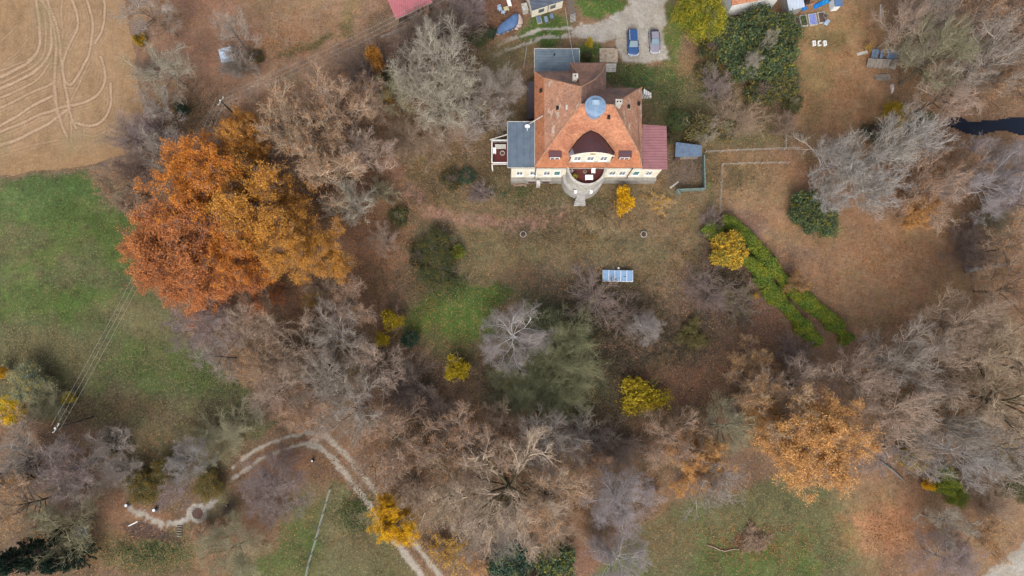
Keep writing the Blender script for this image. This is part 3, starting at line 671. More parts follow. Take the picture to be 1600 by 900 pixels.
def conifer(key, seed, H, Rr):
    rng = np.random.default_rng(seed); T = grow(rng, np.zeros((1, 3)), np.array([[0, 0, 1.0]]), np.array([H]), 9, .01, .1)
    nb = 90; t = rng.uniform(.1, .97, nb); az = np.arange(nb)*2.399; p = np.stack([0*t, 0*t, t*H], -1)
    d = np.stack([np.cos(az), np.sin(az), np.full(nb, -.12)], -1); L = Rr*(1-t)**.8*rng.uniform(.8, 1.1, nb)+.2
    B1 = grow(rng, p, d, L, 6, .05, .02)
    a = spawn(rng, B1, 9, .15, 1, .6, 1.1, Rr*.36, .3, .75, -.03); B2 = grow(rng, *a, 4, .06, -.01)
    P = np.concatenate([pts_on(rng, B2, 26, .07, .0), pts_on(rng, B1, 50, .07, .2)])
    h = rng.random(len(P))
    PROTO[key] = (H, Rr, {'trunk': merge_tubes('trunk', [(T, .2, .03, 7), (B1, .05, .015, 4)], M_BARK, rng), 'branches': merge_tubes('branches', [(B2, .018, .008, 3)], M_TWIG, rng),
                          'foliage': leaves('foliage', rng, P, .13, M_GREEN, h*.6, asp=.4)})
# growth forms (several individuals of each, shared by their repeats)
for k in range(4): proto('oak%d' % k, 10+k, 13, 6.5, n1=14, kids=(7,5,5,2), radii=(.024,.13,.065,.038,.022,.012), wander=.15, spread=.8)
for k in range(3): proto('tan%d' % k, 20+k, 13, 6.5, n1=13, kids=(7,5,5,2), radii=(.024,.13,.062,.036,.022,.012), wander=.16, spread=.82, leaf=.10, leaf_n=2)
for k in range(3): proto('ash%d' % k, 30+k, 11, 5, n1=9, kids=(6,6,5,3), elev=(26,70), radii=(.02,.10,.05,.03,.018,.010), wander=.14, spread=.8)
for k in range(2): proto('birch%d' % k, 40+k, 12, 5.5, n1=15, kids=(6,7,7,7), elev=(8,68), radii=(.014,.085,.05,.020,.009,.006), wander=.14, up=.03, limb2=True)
for k in range(3): proto('gold%d' % k, 50+k, 14, 6.5, n1=13, kids=(7,6,6,4), radii=(.026,.13,.06,.03,.016,.01), wander=.2, leaf=.098, leaf_n=9, leaf_jit=.24)
proto('dark0', 60, 13, 6.5, n1=15, kids=(6,6,5,3), elev=(20,60), radii=(.03,.2,.11,.05,.022,.012), wander=.10, up=.04, spread=.6)
for k in range(3): bush('bush%d' % k, 70+k, 4, 3, stems=30, k2=10, k3=8, k4=2)
for k in range(2): bush('fuzz%d' % k, 80+k, 6, 4, stems=40, k2=12, k3=10, r=(.03,.012,.007), k4=2)
bush('willow0', 83, 6, 4, stems=60, k2=13, k3=10, r=(.03,.010,.006), k4=3)
for k in range(2): bush('thorn%d' % k, 85+k, 5, 3.5, stems=26, k2=9, k3=8, r=(.045,.024,.014), wander=.3, leaf=2, k4=2)
for k in range(2): dense('yell%d' % k, 90+k, 3.5, 2, 5200, .11, M_LEAF, lobes=7, core=.3, rough=.5)
for k in range(3): dense('ever%d' % k, 95+k, 4, 3.5, 16000, .15, M_EVER, lobes=13, rough=.35, core=.6)
for k in range(2): dense('soft%d' % k, 100+k, 5, 4, 32000, .085, M_GREEN, lobes=16, rough=.3, core=.35)
dense('ball0', 105, 5, 3.2, 24000, .12, M_GREEN, lobes=24, rough=.18, core=.8, lump=.85)
for k in range(2): dense('low%d' % k, 107+k, 1.2, 2.5, 7000, .09, M_EVER, lobes=14, rough=.4, core=.3)
conifer('fir0', 110, 13, 3.6)
def lc(r, g, b): return alb(r, g, b)
TC = {'g': (lc(136,128,120), lc(184,172,160)), 'p': (lc(156,150,138), lc(194,185,166)), 'b': (lc(132,116,100), lc(178,154,132)), 'u': (lc(160,150,148), lc(172,154,150)),
      'w': (lc(218,216,216), lc(182,172,168)), 's': (lc(170,166,162), lc(188,181,172)), 'd': (lc(104,92,84), lc(152,134,124)), 'o': (lc(122,114,94), lc(176,170,138)), 'v': (lc(116,116,88), lc(146,146,112)), 'm': (lc(104,96,76), lc(206,184,158)), 'k': (lc(140,126,112), lc(200,176,156)), 'y': (lc(90,80,60), lc(120,110,70))}
LC = {'orange': lc(228,146,66), 'rust': lc(206,132,82), 'amber': lc(220,156,74), 'tan': lc(196,146,104), 'straw': lc(222,166,104), 'yellow': lc(238,184,50), 'gold': lc(250,194,44), 'lemon': lc(214,186,58), 'olivey': lc(178,154,48),
      'dg': lc(88,104,72), 'bg': lc(72,94,80), 'og': lc(122,112,74), 'gg': lc(156,158,126), 'yg': lc(152,154,60), 'hg': lc(128,144,62), 'ball': lc(200,172,76), 'dk': lc(96,94,70), 'brown': lc(138,108,88), 'fir': lc(48,66,50), 'cop': lc(180,134,98), 'bram': lc(88,80,64), 'ivy': lc(94,98,68)}
CATS = {'bare_tree': 'tree', 'birch_tree': 'tree', 'leafy_tree': 'tree', 'shrub': 'shrub', 'bare_shrub': 'shrub', 'conifer_tree': 'tree', 'evergreen_shrub': 'shrub'}
_made = {}
prng = random.Random(5)
def plant(name, pk, px, py, rpx, H, tc, lcol, label, group, rot=None, ell=1.0, kr=None):
    H0, R0, ms = PROTO[pk]
    hh = H*.55; b = G(px, py, hh); r = rpx*(CAMH-hh)/F_PX
    o = empty(name, (b.x, b.y, 0), prng.uniform(0, 6.28) if rot is None else R(rot), label, CATS[name], group)
    s = r/R0; o.scale = (s*ell, s/ell if ell != 1 else s, H/H0)
    for pn, me in ms.items():
        c = obj(pn, me, o)
        if pn in ('trunk',): c.color = TC[tc][0]
        elif pn in ('stem', 'branches'): c.color = TC[tc][1]
        else: c.color = LC[lcol]
        k = prng.uniform(.9, 1.1); c.color = [c.color[0]*k, c.color[1]*k, c.color[2]*k*prng.uniform(.96, 1.04), 1]
    return o
BT, ST, LT, ES, BI = 'bare_tree', 'shrub', 'leafy_tree', 'evergreen_shrub', 'birch_tree'
BS = 'bare_shrub'
g1, g2, g3, g4 = 'bare trees of the wood', 'leafless shrubs', 'autumn-coloured trees', 'evergreen bushes'
g5, g6, g7 = 'yellow autumn shrubs', 'birches', 'soft grey green willow bushes'
PL = [
 # ---- top left
 (BT,'ash0',238,22,44,9,'g',None,'grey bare tree at the top corner between field and leafy slope',g1),
 (LT,'tan1',262,42,26,6,'b','cop','small bare tree with a few copper leaves beside the field corner',g3),
 (ES,'low0',218,61,13,2,'y','olivey','small olive yellow bush on the right edge of the tilled field',g4),
 (BT,'oak0',266,112,42,10,'p',None,'pale bare tree with crooked branches close to the field edge',g1),
 (BS,'fuzz0',230,108,22,4,'d',None,'dim grey shrub wedged between field and pale crooked tree',g2),
 (BT,'ash1',258,172,30,8,'g',None,'dim grey bare tree below the pale crooked tree',g1),
 (ES,'soft0',282,170,11,4,'d','bg','dark ivy green bush beside the dim grey tree',g4),
 (BT,'ash2',372,62,34,9,'g',None,'grey bare tree leaning over the white tarpaulin hut',g1),
 (BS,'bush0',372,100,32,4,'g',None,'low grey shrub just below the white tarpaulin hut',g2),
 (ES,'low1',402,88,14,1.5,'d','dk','flat dark bush at the end of the low grey shrub by the hut',g4),
 (BS,'fuzz1',195,208,34,5,'u',None,'purple grey bush spilling over the lower right field corner',g2),
 (BS,'bush1',238,205,36,5,'u',None,'dark purple grey thicket right of the field corner bush',g2),
 (BT,'ash0',262,242,40,9,'g',None,'grey bare tree above the orange oak by the meadow tip',g1),
 (BT,'oak1',300,245,36,9,'u',None,'slender bare tree touching the top of the orange oak',g1),
 (LT,'tan0',192,288,34,7,'b','cop','pinkish brown thin tree at the top corner of the left meadow',g3),
 (LT,'tan2',225,275,28,8,'d','brown','dark stemmed tree with brown leaves beside the meadow corner',g3),
 (BS,'thorn0',205,318,28,3,'b','brown','low brown bramble along the meadow edge above the rusty oak',g2),
 # ---- big oaks on the left
 (LT,'gold0',305,385,88,14,'d','rust','broad rusty brown oak overhanging the left meadow',g3),
 (LT,'gold2',270,420,52,12,'d','rust','rusty oak bough mass on the meadow side of the broad oak',g3),
 (LT,'gold1',345,440,62,13,'d','rust','rusty oak at the lower end of the big orange group',g3),
 (LT,'gold1',345,295,72,15,'d','orange','bright orange oak at the top of the big oak group',g3),
 (LT,'gold2',395,225,34,13,'b','amber','small amber crown poking out above the bright orange oak',g3),
 (LT,'gold0',420,340,76,15,'d','amber','amber oak in the middle of the big oak group',g3),
 (LT,'gold2',470,390,62,14,'b','amber','golden oak on the house side of the big oak group',g3),
 (LT,'gold1',390,400,50,14,'d','orange','orange oak wrapped between the rusty and the golden oak',g3),
 # ---- brown oaks right of them
 (LT,'tan0',470,222,62,14,'m','tan','grey brown oak with thin tan leaves above the golden oak',g3),
 (LT,'tan1',530,180,56,13,'k','tan','pale twiggy oak with few tan leaves near the dirt track',g3),
 (LT,'tan2',520,280,60,14,'m','tan','knotty brown oak between golden oak and garden slope',g3),
 (BT,'oak2',572,250,44,11,'k',None,'pale brown bare tree on the slope left of the terrace',g1),
 (BT,'oak3',555,320,36,10,'p',None,'whitish bare tree right beside the golden oak',g1),
 (BS,'thorn1',595,300,26,3,'o','brown','olive tinted bramble above the green grass tuft on the slope',g2),
 (ES,'low0',622,338,20,1.5,'o','ivy','low green bush right of the golden oak in reddish litter',g4),
 # ---- top centre
 (BS,'bush2',555,105,36,5,'d',None,'dark leafless thicket left of the narrow yellow tree',g2),
 (BS,'bush1',585,135,30,5,'d',None,'dark thicket directly below the narrow yellow tree',g2),
 (LT,'yell0',583,84,15,7,'b','amber','narrow yellow tree top between dark thicket and big pale tree',g3),
 (LT,'yell1',592,106,12,5,'b','amber','small amber tuft under the narrow yellow tree',g3),
 (ES,'soft1',602,124,18,4,'d','dk','dark green bush at the foot of the narrow yellow tree',g4),
 (ST,'yell1',604,148,12,3,'b','yellow','little yellow shrub left of the big pale tree',g5),
 (BT,'tan1',580,165,34,9,'k','tan','brown twiggy tree under the little yellow shrub',g1),
 (BT,'ash1',620,158,30,8,'o',None,'mossy green bare tree left of the big pale tree',g1),
 (BT,'oak1',690,108,66,13,'p',None,'largest pale cream bare tree left of the villa',g1),
 (BT,'oak3',700,165,56,11,'p',None,'cream bare tree overlapping the lower side of the largest pale tree',g1),
 (BT,'oak0',655,130,40,11,'p',None,'smaller cream tree on the left flank of the largest pale tree',g1),
 (BT,'birch0',780,140,36,9,'g',None,'thin grey bare tree beside the blue flat roof of the villa',g1),
 (BT,'ash2',755,190,40,8,'g',None,'grey twiggy tree left of the villa balcony',g1),
 (BS,'fuzz0',700,210,48,5,'b',None,'wide brown shrub below the cream bare trees',g2),
 (BS,'fuzz1',640,215,42,5,'b',None,'reddish brown shrub on the slope left of the wide brown shrub',g2),
 (BS,'bush0',640,72,34,5,'d',None,'dark thicket under the pink barn roof',g2),
 (BS,'fuzz0',665,40,36,5,'d',None,'greyish purple thicket touching the barn corner',g2),
 (BS,'bush2',715,40,44,6,'d',None,'dark brown thicket between barn and covered pool',g2),
 (BS,'fuzz1',730,15,34,5,'u',None,'grey purple thicket at the top edge left of the pool',g2),
 (BS,'thorn0',660,22,16,4,'k','cop','small rusty shrub below the barn eaves',g2),
 (ES,'soft1',746,56,18,3,'d','dg','green bush left below the covered pool',g4),
 (ES,'ever0',768,52,9,2,'d','bg','little dark bush at the left end of the pool',g4),
 (ST,'yell0',921,66,8,2,'b','lemon','tiny yellow shrub beside the flat roof and pavement slab',g5),
 (ES,'low1',918,88,12,1.4,'d','dg','low green bush behind the villa tower',g4),
 # ---- lawn bushes
 (BS,'bush0',752,300,22,3,'u',None,'round grey leafless shrub below the left wing',g2),
 (ES,'low0',705,280,22,1.6,'d','dk','long dark green bush beside the round grey shrub',g4),
 (ES,'low1',728,276,18,1.4,'d','bg','dark low bush joining the round grey shrub from above',g4),
 (BS,'bush1',598,374,26,5,'k',None,'pale star shaped bare shrub in reddish leaf litter',g2),
 (ES,'soft0',680,385,34,3,'d','ivy','dark green ivy thicket upper half left of the lawn',g4),
 (ES,'soft1',685,425,36,3,'d','ivy','dark green ivy thicket lower half left of the lawn',g4),
 (ES,'low0',655,400,24,2,'d','dk','dark bush on the left flank of the ivy thicket',g4),
 (ES,'low1',715,393,14,1.5,'y','hg','small bright green bush on the right flank of the ivy thicket',g4),
 (ST,'yell0',976,313,22,4.5,'b','gold','bright golden shrub in front of the villa facade',g5,dict(rot=0,ell=.8)),
 (ST,'thorn1',1028,316,20,1.6,'k','yellow','sparse knee high yellow shrub right of the golden shrub',g5),
 # ---- centre
 (BI,'birch0',803,530,48,12,'w',None,'large white limbed birch in the middle of the garden',g6),
 (ST,'willow0',868,558,74,8,'v',None,'big soft grey green willow bush right of the large birch',g7),
 (ST,'willow0',815,606,46,5,'v',None,'grey green willow bush below the large birch',g7),
 (ST,'willow0',872,604,58,7,'v',None,'olive grey willow bush lower right of the large birch',g7),
 (ES,'soft1',790,590,26,3.5,'o','gg','grey green bush at the left foot of the large birch',g4),
 (BI,'birch1',1007,514,24,8,'w',None,'small white birch in the dark bramble right of the large birch',g6),
 (ST,'yell0',713,576,24,4,'b','lemon','round yellow shrub left below the large birch',g5),
 (ST,'yell1',1004,620,38,4,'y','olivey','wide mustard yellow shrub below the small birch',g5,dict(rot=0,ell=1.18)),
 (ST,'yell1',612,500,20,5,'b','olivey','yellow green shrub on the left rim of the mown clearing',g5),
 (ST,'yell0',596,530,14,4,'b','lemon','little yellow shrub amid grey brambles near the clearing',g5),
 (ES,'ever1',640,530,15,3,'d','bg','dark bush between yellow green shrub and clearing',g4),
 (BS,'thorn0',1085,520,28,2,'y','og','dull olive bramble right of the small birch',g2),
 (BS,'bush2',930,465,46,2,'d',None,'dark purple bramble left of the blue cold frame',g2),
 (BS,'bush0',980,490,38,2,'d',None,'dark purple bramble below the blue cold frame',g2),
 (BS,'fuzz0',1110,450,42,3,'d',None,'dark violet thicket beside the yellow green round tree',g2),
 (BS,'thorn1',1155,470,36,2.5,'d','og','dark thicket with olive leaves left of the double hedge',g2),
 (BS,'bush1',1245,552,34,3,'d',None,'dark twiggy shrub at the lower end of the double hedge',g2),
 (LT,'tan2',1172,562,40,7,'b','straw','hazy sandy coloured tree left of the hedge end',g3),
 (BS,'bush0',1110,348,26,2.5,'d',None,'dark brown shrub at the upper end of the double hedge',g2),
 # ---- left thorny belt
 (LT,'tan0',555,478,36,9,'k','tan','sandy brown tree above the grey thorn belt',g3),
 (LT,'thorn1',484,470,14,5,'b','yellow','thin little tree with sparse yellow leaves under the oaks',g3),
 (BS,'fuzz0',510,450,40,4,'b',None,'brown shrub under the golden oak',g2),
 (BT,'ash0',300,512,36,8,'u',None,'purple grey bare tree below the rusty oak by the meadow',g1),
 (BT,'birch1',345,515,42,9,'u',None,'grey hazy bare tree right of the purple grey one',g1),
 (BT,'ash2',350,560,36,8,'g',None,'grey bare tree at the meadow edge below the hazy one',g1),
 (BT,'oak2',405,505,44,10,'k',None,'crooked bare tree underneath the rusty oaks',g1),
 (LT,'tan1',412,568,34,9,'k','straw','straw coloured thin tree on the meadow side of the thorn belt',g3),
 (BT,'oak0',470,540,50,10,'k',None,'grey pink bare tree in the upper part of the thorn belt',g1),
 (BT,'oak3',530,520,44,10,'g',None,'lichen grey bare tree left of the yellow green shrub',g1),
 (BT,'oak1',450,600,48,10,'k',None,'grey pink bare tree in the middle of the thorn belt',g1),
 (BT,'oak2',520,590,52,10,'g',None,'densely branched lichen grey tree in the middle of the belt',g1),
 (BT,'oak0',585,575,42,9,'k',None,'pinkish bare tree right of the dense lichen grey tree',g1),
 (LT,'tan2',485,650,44,9,'k','tan','brownish bare tree over the bend of the gravel track',g3),
 (BT,'oak3',560,640,50,10,'g',None,'grey bare tree just right of the track bend',g1),
 (BS,'fuzz0',640,600,50,5,'d',None,'dark brown brush patch left of the round yellow shrub',g2),
 (BS,'fuzz1',690,640,40,5,'d',None,'dark brown brush below the round yellow shrub',g2),
 (LT,'tan0',620,680,54,10,'k','cop','coppery twigged tree in the belt below the dark brush',g3),
 (BT,'ash1',590,730,36,8,'b',None,'brown bare tree along the outer curve of the track',g1),
 (BS,'thorn0',425,640,20,3,'b','brown','brown shrub at the meadow tip above the track bend',g2),
 (BS,'bush2',403,646,17,1.6,'p',None,'pale cream brush heap standing alone at the meadow tip',g2),
 # ---- bottom centre
 (LT,'tan1',735,690,58,13,'k','tan','pale bare oak in the centre of the lower wood',g3),
 (BT,'dark0',790,765,84,15,'m',None,'great dark limbed oak with fanning boughs in the lower wood',g1),
 (BT,'oak2',705,770,56,13,'m',None,'bare oak left of the great fanning oak',g1),
 (BT,'oak0',650,745,44,11,'k',None,'twiggy bare tree above the orange tree by the track',g1),
 (LT,'tan0',850,770,58,13,'m','tan','brown twigged oak right of the great fanning oak',g3),
 (BT,'fuzz0',770,825,56,8,'g',None,'hazy grey crown on the lower edge of the wood',g1),
 (BT,'fuzz1',850,820,50,8,'b',None,'hazy brown crown right of the hazy grey one',g1),
 (BT,'oak3',850,690,48,11,'g',None,'grey bare tree between lower wood and willow bushes',g1),
 (BS,'bush1',910,680,40,6,'g',None,'grey twiggy shrub left below the mustard yellow shrub',g2),
 (BS,'fuzz0',960,695,44,5,'d',None,'dim brown thicket below the mustard yellow shrub',g2),
 (LT,'tan2',920,730,34,8,'b','cop','rusty tinted bare tree right of the brown twigged oak',g3),
 (BT,'ash0',780,655,36,8,'b',None,'brownish bare tree below the left willow bush',g1),
 (BI,'birch1',968,778,50,11,'w',None,'white limbed birch standing right of the lower wood',g6),
 (BI,'birch0',965,868,40,9,'w',None,'birch at the bottom edge below the white limbed one',g6),
 (BS,'fuzz1',935,830,30,3,'b','brown','low rusty shrub between the two lower birches',g2),
 (LT,'gold0',628,812,34,9,'d','gold','glowing orange tree overhanging the gravel track',g3),
 (LT,'gold2',616,786,20,8,'d','gold','smaller orange tree top directly above the glowing one',g3),
 (BS,'thorn1',700,862,34,4,'b','yellow','brown shrub with some yellow leaves right of the track end',g2),
 (ST,'thorn0',750,872,30,4,'k','amber','amber leaved shrub at the bottom edge of the wood',g5),
 (ES,'ever1',800,880,38,4,'d','bg','dark blue green bush at the bottom edge',g4),
 (ES,'ever2',862,878,40,4,'d','dg','dark green bush with ochre specks at the bottom edge',g4),
 (ES,'low0',830,890,40,3,'d','dk','low dark bush between the two dark bottom bushes',g4),
 # ---- right of bottom centre
 (LT,'tan1',1050,690,42,10,'k','tan','tan leaved bare tree right of the dim brown thicket',g3),
 (LT,'gold1',1085,720,40,9,'k','straw','thinly leaved straw coloured tree left of the apricot oak',g3),
 (BT,'oak2',1100,745,46,10,'g',None,'grey bare tree at the top edge of the lower meadow',g1),
 (BT,'oak1',1130,670,42,11,'o',None,'olive grey bare tree left of the apricot oak',g1),
 (LT,'gold0',1244,690,74,14,'m','straw','large apricot coloured oak above the lower meadow',g3),
 (LT,'tan2',1222,652,52,13,'m','straw','thinly leaved apricot crown on the upper left of the large one',g3),
 (LT,'tan2',1165,600,40,10,'k','straw','bare tree with apricot leaves above the apricot oak',g3),
 (BT,'oak3',1230,600,46,11,'k',None,'bare brown tree between hedge end and apricot oak',g1),
 (BS,'fuzz1',1160,640,30,4,'d',None,'dark brush hidden left of the apricot oak crown',g2),
 (BS,'thorn1',1015,780,24,3,'b','tan','low tan shrub between birch and lower meadow',g2),
 # ---- long shrub group at the top
 (LT,'soft0',1103,22,44,9,'o','yg','broad yellow green tree at the top beside the orange roofed house',g3),
 (LT,'soft1',1080,5,32,9,'o','yg','yellow green crown at the top edge over the grass strip',g3),
 (ES,'ever0',1140,60,36,5,'d','dg','holly bush with orange leaves under the yellow green tree',g4),
 (ES,'ever1',1185,40,36,6,'d','dg','tall holly bush before the white house wall',g4),
 (ES,'ever2',1225,50,34,5,'d','dg','holly bush beside the pale blue annex roof',g4),
 (ES,'ever1',1165,95,38,5,'d','dg','holly bush in the left middle of the holly thicket',g4),
 (ES,'ever0',1215,95,40,5,'d','dg','holly bush in the right middle of the holly thicket',g4),
 (ES,'ever2',1225,130,30,4,'d','ivy','holly bush on the leafy lawn side of the thicket',g4),
 (ES,'low1',1110,75,26,2.5,'d','ivy','low ivy bush at the left end of the holly thicket',g4),
 (ES,'low0',1190,140,34,2.5,'d','ivy','low ivy bush below the holly thicket',g4),
 (ES,'low1',1240,160,20,2,'o','ivy','low green bush at the lower tip of the holly thicket',g4),
 (ES,'low0',1110,110,30,1.5,'o','dk','knee high green scrub left below the holly thicket',g4),
 (BI,'birch1',1170,105,16,6,'p',None,'little pale bare tree leaning out below the holly thicket',g6),
 (BT,'ash1',1196,70,12,7,'p',None,'pale dead treetop poking out of the holly thicket',g1),
 (BS,'bush2',1120,135,28,3,'u',None,'grey purple shrub left of the little pale bare tree',g2),
 (BS,'fuzz0',1150,180,44,3,'b',None,'brown scrub patch above the thin rail fence',g2),
 (ES,'low1',1130,200,30,1.6,'o','dk','low green scrub above the thin rail fence',g4),
 (LT,'yell1',1094,198,26,6,'k','og','straw leaved tree behind the small blue grey shed',g3),
 (BS,'fuzz1',1103,206,20,5,'p',None,'cream twiggy shrub leaning on the straw leaved tree',g2),
 (ES,'soft0',1062,190,22,4,'d','dg','dark green bush above the small blue grey shed',g4),
 (ES,'soft1',1050,215,16,3,'d','dk','dark bush between maroon roof and blue grey shed',g4),
 (BS,'bush0',1225,195,22,3,'b',None,'brown shrub at the corner of the thin rail fence',g2),
 # ---- right centre
 (BT,'oak2',1290,258,46,11,'s',None,'silvery bare tree on the left of the silver group',g1),
 (BT,'oak0',1345,250,56,13,'s',None,'largest silvery bare tree above the round green bush',g1),
 (BT,'oak3',1345,300,48,11,'s',None,'silvery bare tree right of the round green bush',g1),
 (BT,'oak1',1410,222,46,12,'s',None,'silvery bare tree on the right of the silver group',g1),
 (BT,'ash0',1290,305,32,9,'s',None,'silvery treetop lying over the round green bush',g1),
 (ES,'ever2',1262,325,32,4,'d','dg','round green bush with yellow leaves left half',g4),
 (ES,'ever0',1284,345,32,4,'d','dg','round green bush with yellow leaves right half',g4),
 (LT,'ball0',1141,391,33,6,'y','ball','round yellow green ball shaped tree beside the double hedge',g3),
 (LT,'thorn0',1247,440,21,5,'b','amber','small orange tree between the two rows of hedge',g3),
 (ST,'yell0',1180,462,6,1.4,'b','yellow','tiny yellow shrub left of the hedge middle',g5),
 # ---- top right wood
 (BT,'oak3',1405,45,46,12,'k',None,'bare tree on the lawn edge at the top right wood',g1),
 (BT,'oak0',1460,25,56,14,'g',None,'grey bare tree at the top edge of the right wood',g1),
 (BT,'tan0',1530,30,58,14,'k','tan','bare tree with tan leaves at the top edge of the right wood',g1),
 (BT,'oak2',1590,40,54,14,'g',None,'grey bare tree in the top right corner',g1),
 (BT,'oak1',1450,100,54,14,'o',None,'olive grey bare tree right of the collapsed hut',g1),
 (BT,'oak3',1520,105,58,15,'g',None,'wide grey bare tree in the middle of the right wood',g1),
 (BT,'tan1',1585,120,56,14,'b','cop','coppery bare tree at the right edge above the pond',g1),
 (BT,'ash2',1420,80,38,10,'p',None,'pale bare tree over the collapsed hut',g1),
 (BT,'oak0',1475,150,44,12,'k',None,'brown bare tree above the left end of the pond',g1),
 (BT,'tan2',1535,142,42,12,'b','tan','tan leaved bare tree just above the pond',g1),
 (ES,'soft1',1405,178,26,4,'o','olivey','olive yellow bush at the lower end of the leafy lawn',g4),
 (ES,'soft0',1440,190,24,4,'o','ivy','olive bush left of the pond',g4),
 (ES,'low0',1365,205,24,2,'d','dk','dark low bush above the silvery trees',g4),
 (BS,'thorn1',1360,73,8,2,'b','gold','tiny orange bush beside the collapsed hut',g2),
 # ---- right edge
 (LT,'tan1',1440,305,50,11,'k','cop','copper brown tree right of the silver group',g3),
 (LT,'gold2',1428,330,26,8,'b','straw','sandy yellow treetop inside the copper brown tree',g3),
 (BI,'birch0',1530,280,56,12,'w',None,'white limbed birch right of the copper brown tree',g6),
 (BI,'birch1',1592,266,44,12,'w',None,'white limbed birch at the right edge below the pond',g6),
 (LT,'tan2',1490,262,36,9,'b','cop','reddish brown tree just below the pond',g3),
 (BT,'ash0',1590,320,44,11,'u',None,'purple grey tree at the right edge under the birches',g1),
 (BS,'fuzz0',1515,385,46,5,'d',None,'dark brown thicket below the white limbed birch',g2),
 (BS,'bush2',1555,345,32,5,'o',None,'olive twiggy shrub above the dark brown thicket',g2),
 (LT,'tan0',1580,385,46,11,'k','straw','straw coloured tree at the right edge by the grey trunk',g3),
 (LT,'tan1',1565,450,52,11,'b','cop','copper tree at the right edge under the straw coloured one',g3),
 # ---- right lower wood
 (BT,'oak2',1490,510,52,13,'k',None,'grey bare tree at the top of the lower right wood',g1),
 (BT,'oak3',1395,560,54,12,'g',None,'grey bare tree below the hedge end in the right wood',g1),
 (BT,'oak1',1330,590,50,12,'k',None,'pinkish grey bare tree right of the hedge end',g1),
 (BT,'oak0',1455,575,52,13,'k',None,'lichen grey bare tree in the heart of the right wood',g1),
 (BT,'dark0',1550,560,62,15,'m',None,'mossy dark limbed oak at the right edge',g1),
 (BT,'dark0',1560,625,58,14,'m',None,'second mossy dark limbed oak below the first at the right edge',g1),
 (BT,'oak2',1385,645,54,13,'k',None,'grey bare tree right of the apricot oak',g1),
 (BT,'oak0',1460,650,52,13,'g',None,'grey bare tree below the heart of the right wood',g1),
 (BT,'ash2',1330,650,40,11,'k',None,'slim bare tree touching the apricot oak',g1),
 (BT,'ash1',1410,705,44,11,'g',None,'silver twigged tree at the lower rim of the right wood',g1),
 (BT,'oak1',1495,705,50,12,'s',None,'silver twigged tree above the mossy green shrub',g1),
 (BT,'oak3',1570,700,54,12,'g',None,'grey bare tree at the right edge of the lower rim',g1),
 (BT,'ash0',1350,700,34,9,'u',None,'purple grey tree right below the apricot oak',g1),
 (ES,'soft1',1478,752,26,4,'d','hg','mossy green shrub under the silver twigged trees',g4),
 (ES,'soft0',1497,776,20,3,'d','hg','mossy green shrub below the first mossy one',g4),
 (ES,'soft1',1432,715,26,4,'y','olivey','dim olive shrub under the lower rim trees',g4),
 (ST,'yell0',1454,758,11,3,'b','gold','small golden shrub left of the mossy green shrubs',g5),
 (BS,'fuzz1',1540,745,44,4,'b',None,'brown shrub right of the mossy green shrubs',g2),
 (ES,'soft0',1590,760,30,3,'o','ivy','olive green bush at the right edge near the bottom',g4),
 (LT,'tan2',1520,835,36,7,'b','straw','sandy orange leaved tree near the gravel yard',g3),
 (BT,'ash1',1470,815,34,8,'p',None,'pale thin tree leaning above the lower gravel yard',g1),
 (BT,'birch1',1470,872,44,8,'u',None,'purple hazed bare tree at the bottom edge by the gravel yard',g1),
 (BS,'fuzz0',1560,800,34,3,'b',None,'brown scrub above the gravel yard',g2),
 # ---- bottom left wood
 ('conifer_tree','fir0',18,748,26,12,'d','fir','dark fir at the left edge above the tan tree','firs'),
 ('conifer_tree','fir0',40,868,44,15,'d','fir','large dark fir in the lower left corner','firs'),
 ('conifer_tree','fir0',100,875,30,11,'d','fir','smaller dark fir right of the large corner fir','firs'),
 (LT,'tan0',48,785,50,12,'k','straw','tan twigged tree between the firs',g3),
 (BT,'oak0',105,825,46,11,'o',None,'olive grey bare tree over the grey rock',g1),
 (BT,'oak2',55,715,46,10,'g',None,'grey bare tree at the left edge below the power pole',g1),
 (BT,'oak3',125,725,46,10,'u',None,'purple grey bare tree below the power pole',g1),
 (BT,'ash0',185,700,36,8,'g',None,'slender grey tree right of the power pole base',g1),
 (BT,'ash1',120,765,36,8,'g',None,'grey bare tree above the grey rock',g1),
 (BS,'fuzz0',190,745,34,4,'g',None,'grey green scrub left of the yellow green bushes',g2),
 (ES,'low0',178,690,24,2,'d','dk','dark green bush right of the power pole',g4),
 (ES,'soft0',222,760,32,4,'o','og','olive bush above the gravel camp path',g4),
 (ES,'soft1',258,735,26,4,'o','og','mossy bush right of the olive bush',g4),
 (BT,'birch0',298,716,30,8,'s',None,'silver bare tree between mossy bush and gravel track',g1),
 (ES,'soft0',325,757,28,3,'o','og','yellow green bush above the stone ring',g4),
 (ST,'fuzz0',345,680,44,5,'o',None,'soft grey green willow bush at the end of the track',g7),
 (BT,'ash2',275,770,24,6,'u',None,'purple grey treetop between olive and yellow green bushes',g1),
 (ES,'soft1',45,600,38,5,'o','gg','grey green bush at the left edge of the meadow',g4),
 (ST,'fuzz1',70,625,34,5,'o',None,'grey willow bush next to the wires at the meadow edge',g7),
 (ES,'soft0',20,640,28,4,'y','lemon','yellow bush at the left edge beneath the grey green one',g4),
 (ST,'yell1',3,582,10,3,'b','yellow','yellow shrub cut by the left edge',g5),
 (ST,'yell0',107,622,11,2.5,'y','lemon','small yellow shrub under the power wires',g5),
 (BS,'bush0',30,665,36,4,'k',None,'pinkish brush at the left edge above the fir',g2),
 (BT,'birch1',435,762,50,10,'u',None,'wide purple twigged tree inside the bend of the gravel track',g1),
 (BT,'birch0',365,858,44,9,'o',None,'olive twigged tree fanning out at the bottom left of the fence',g1),
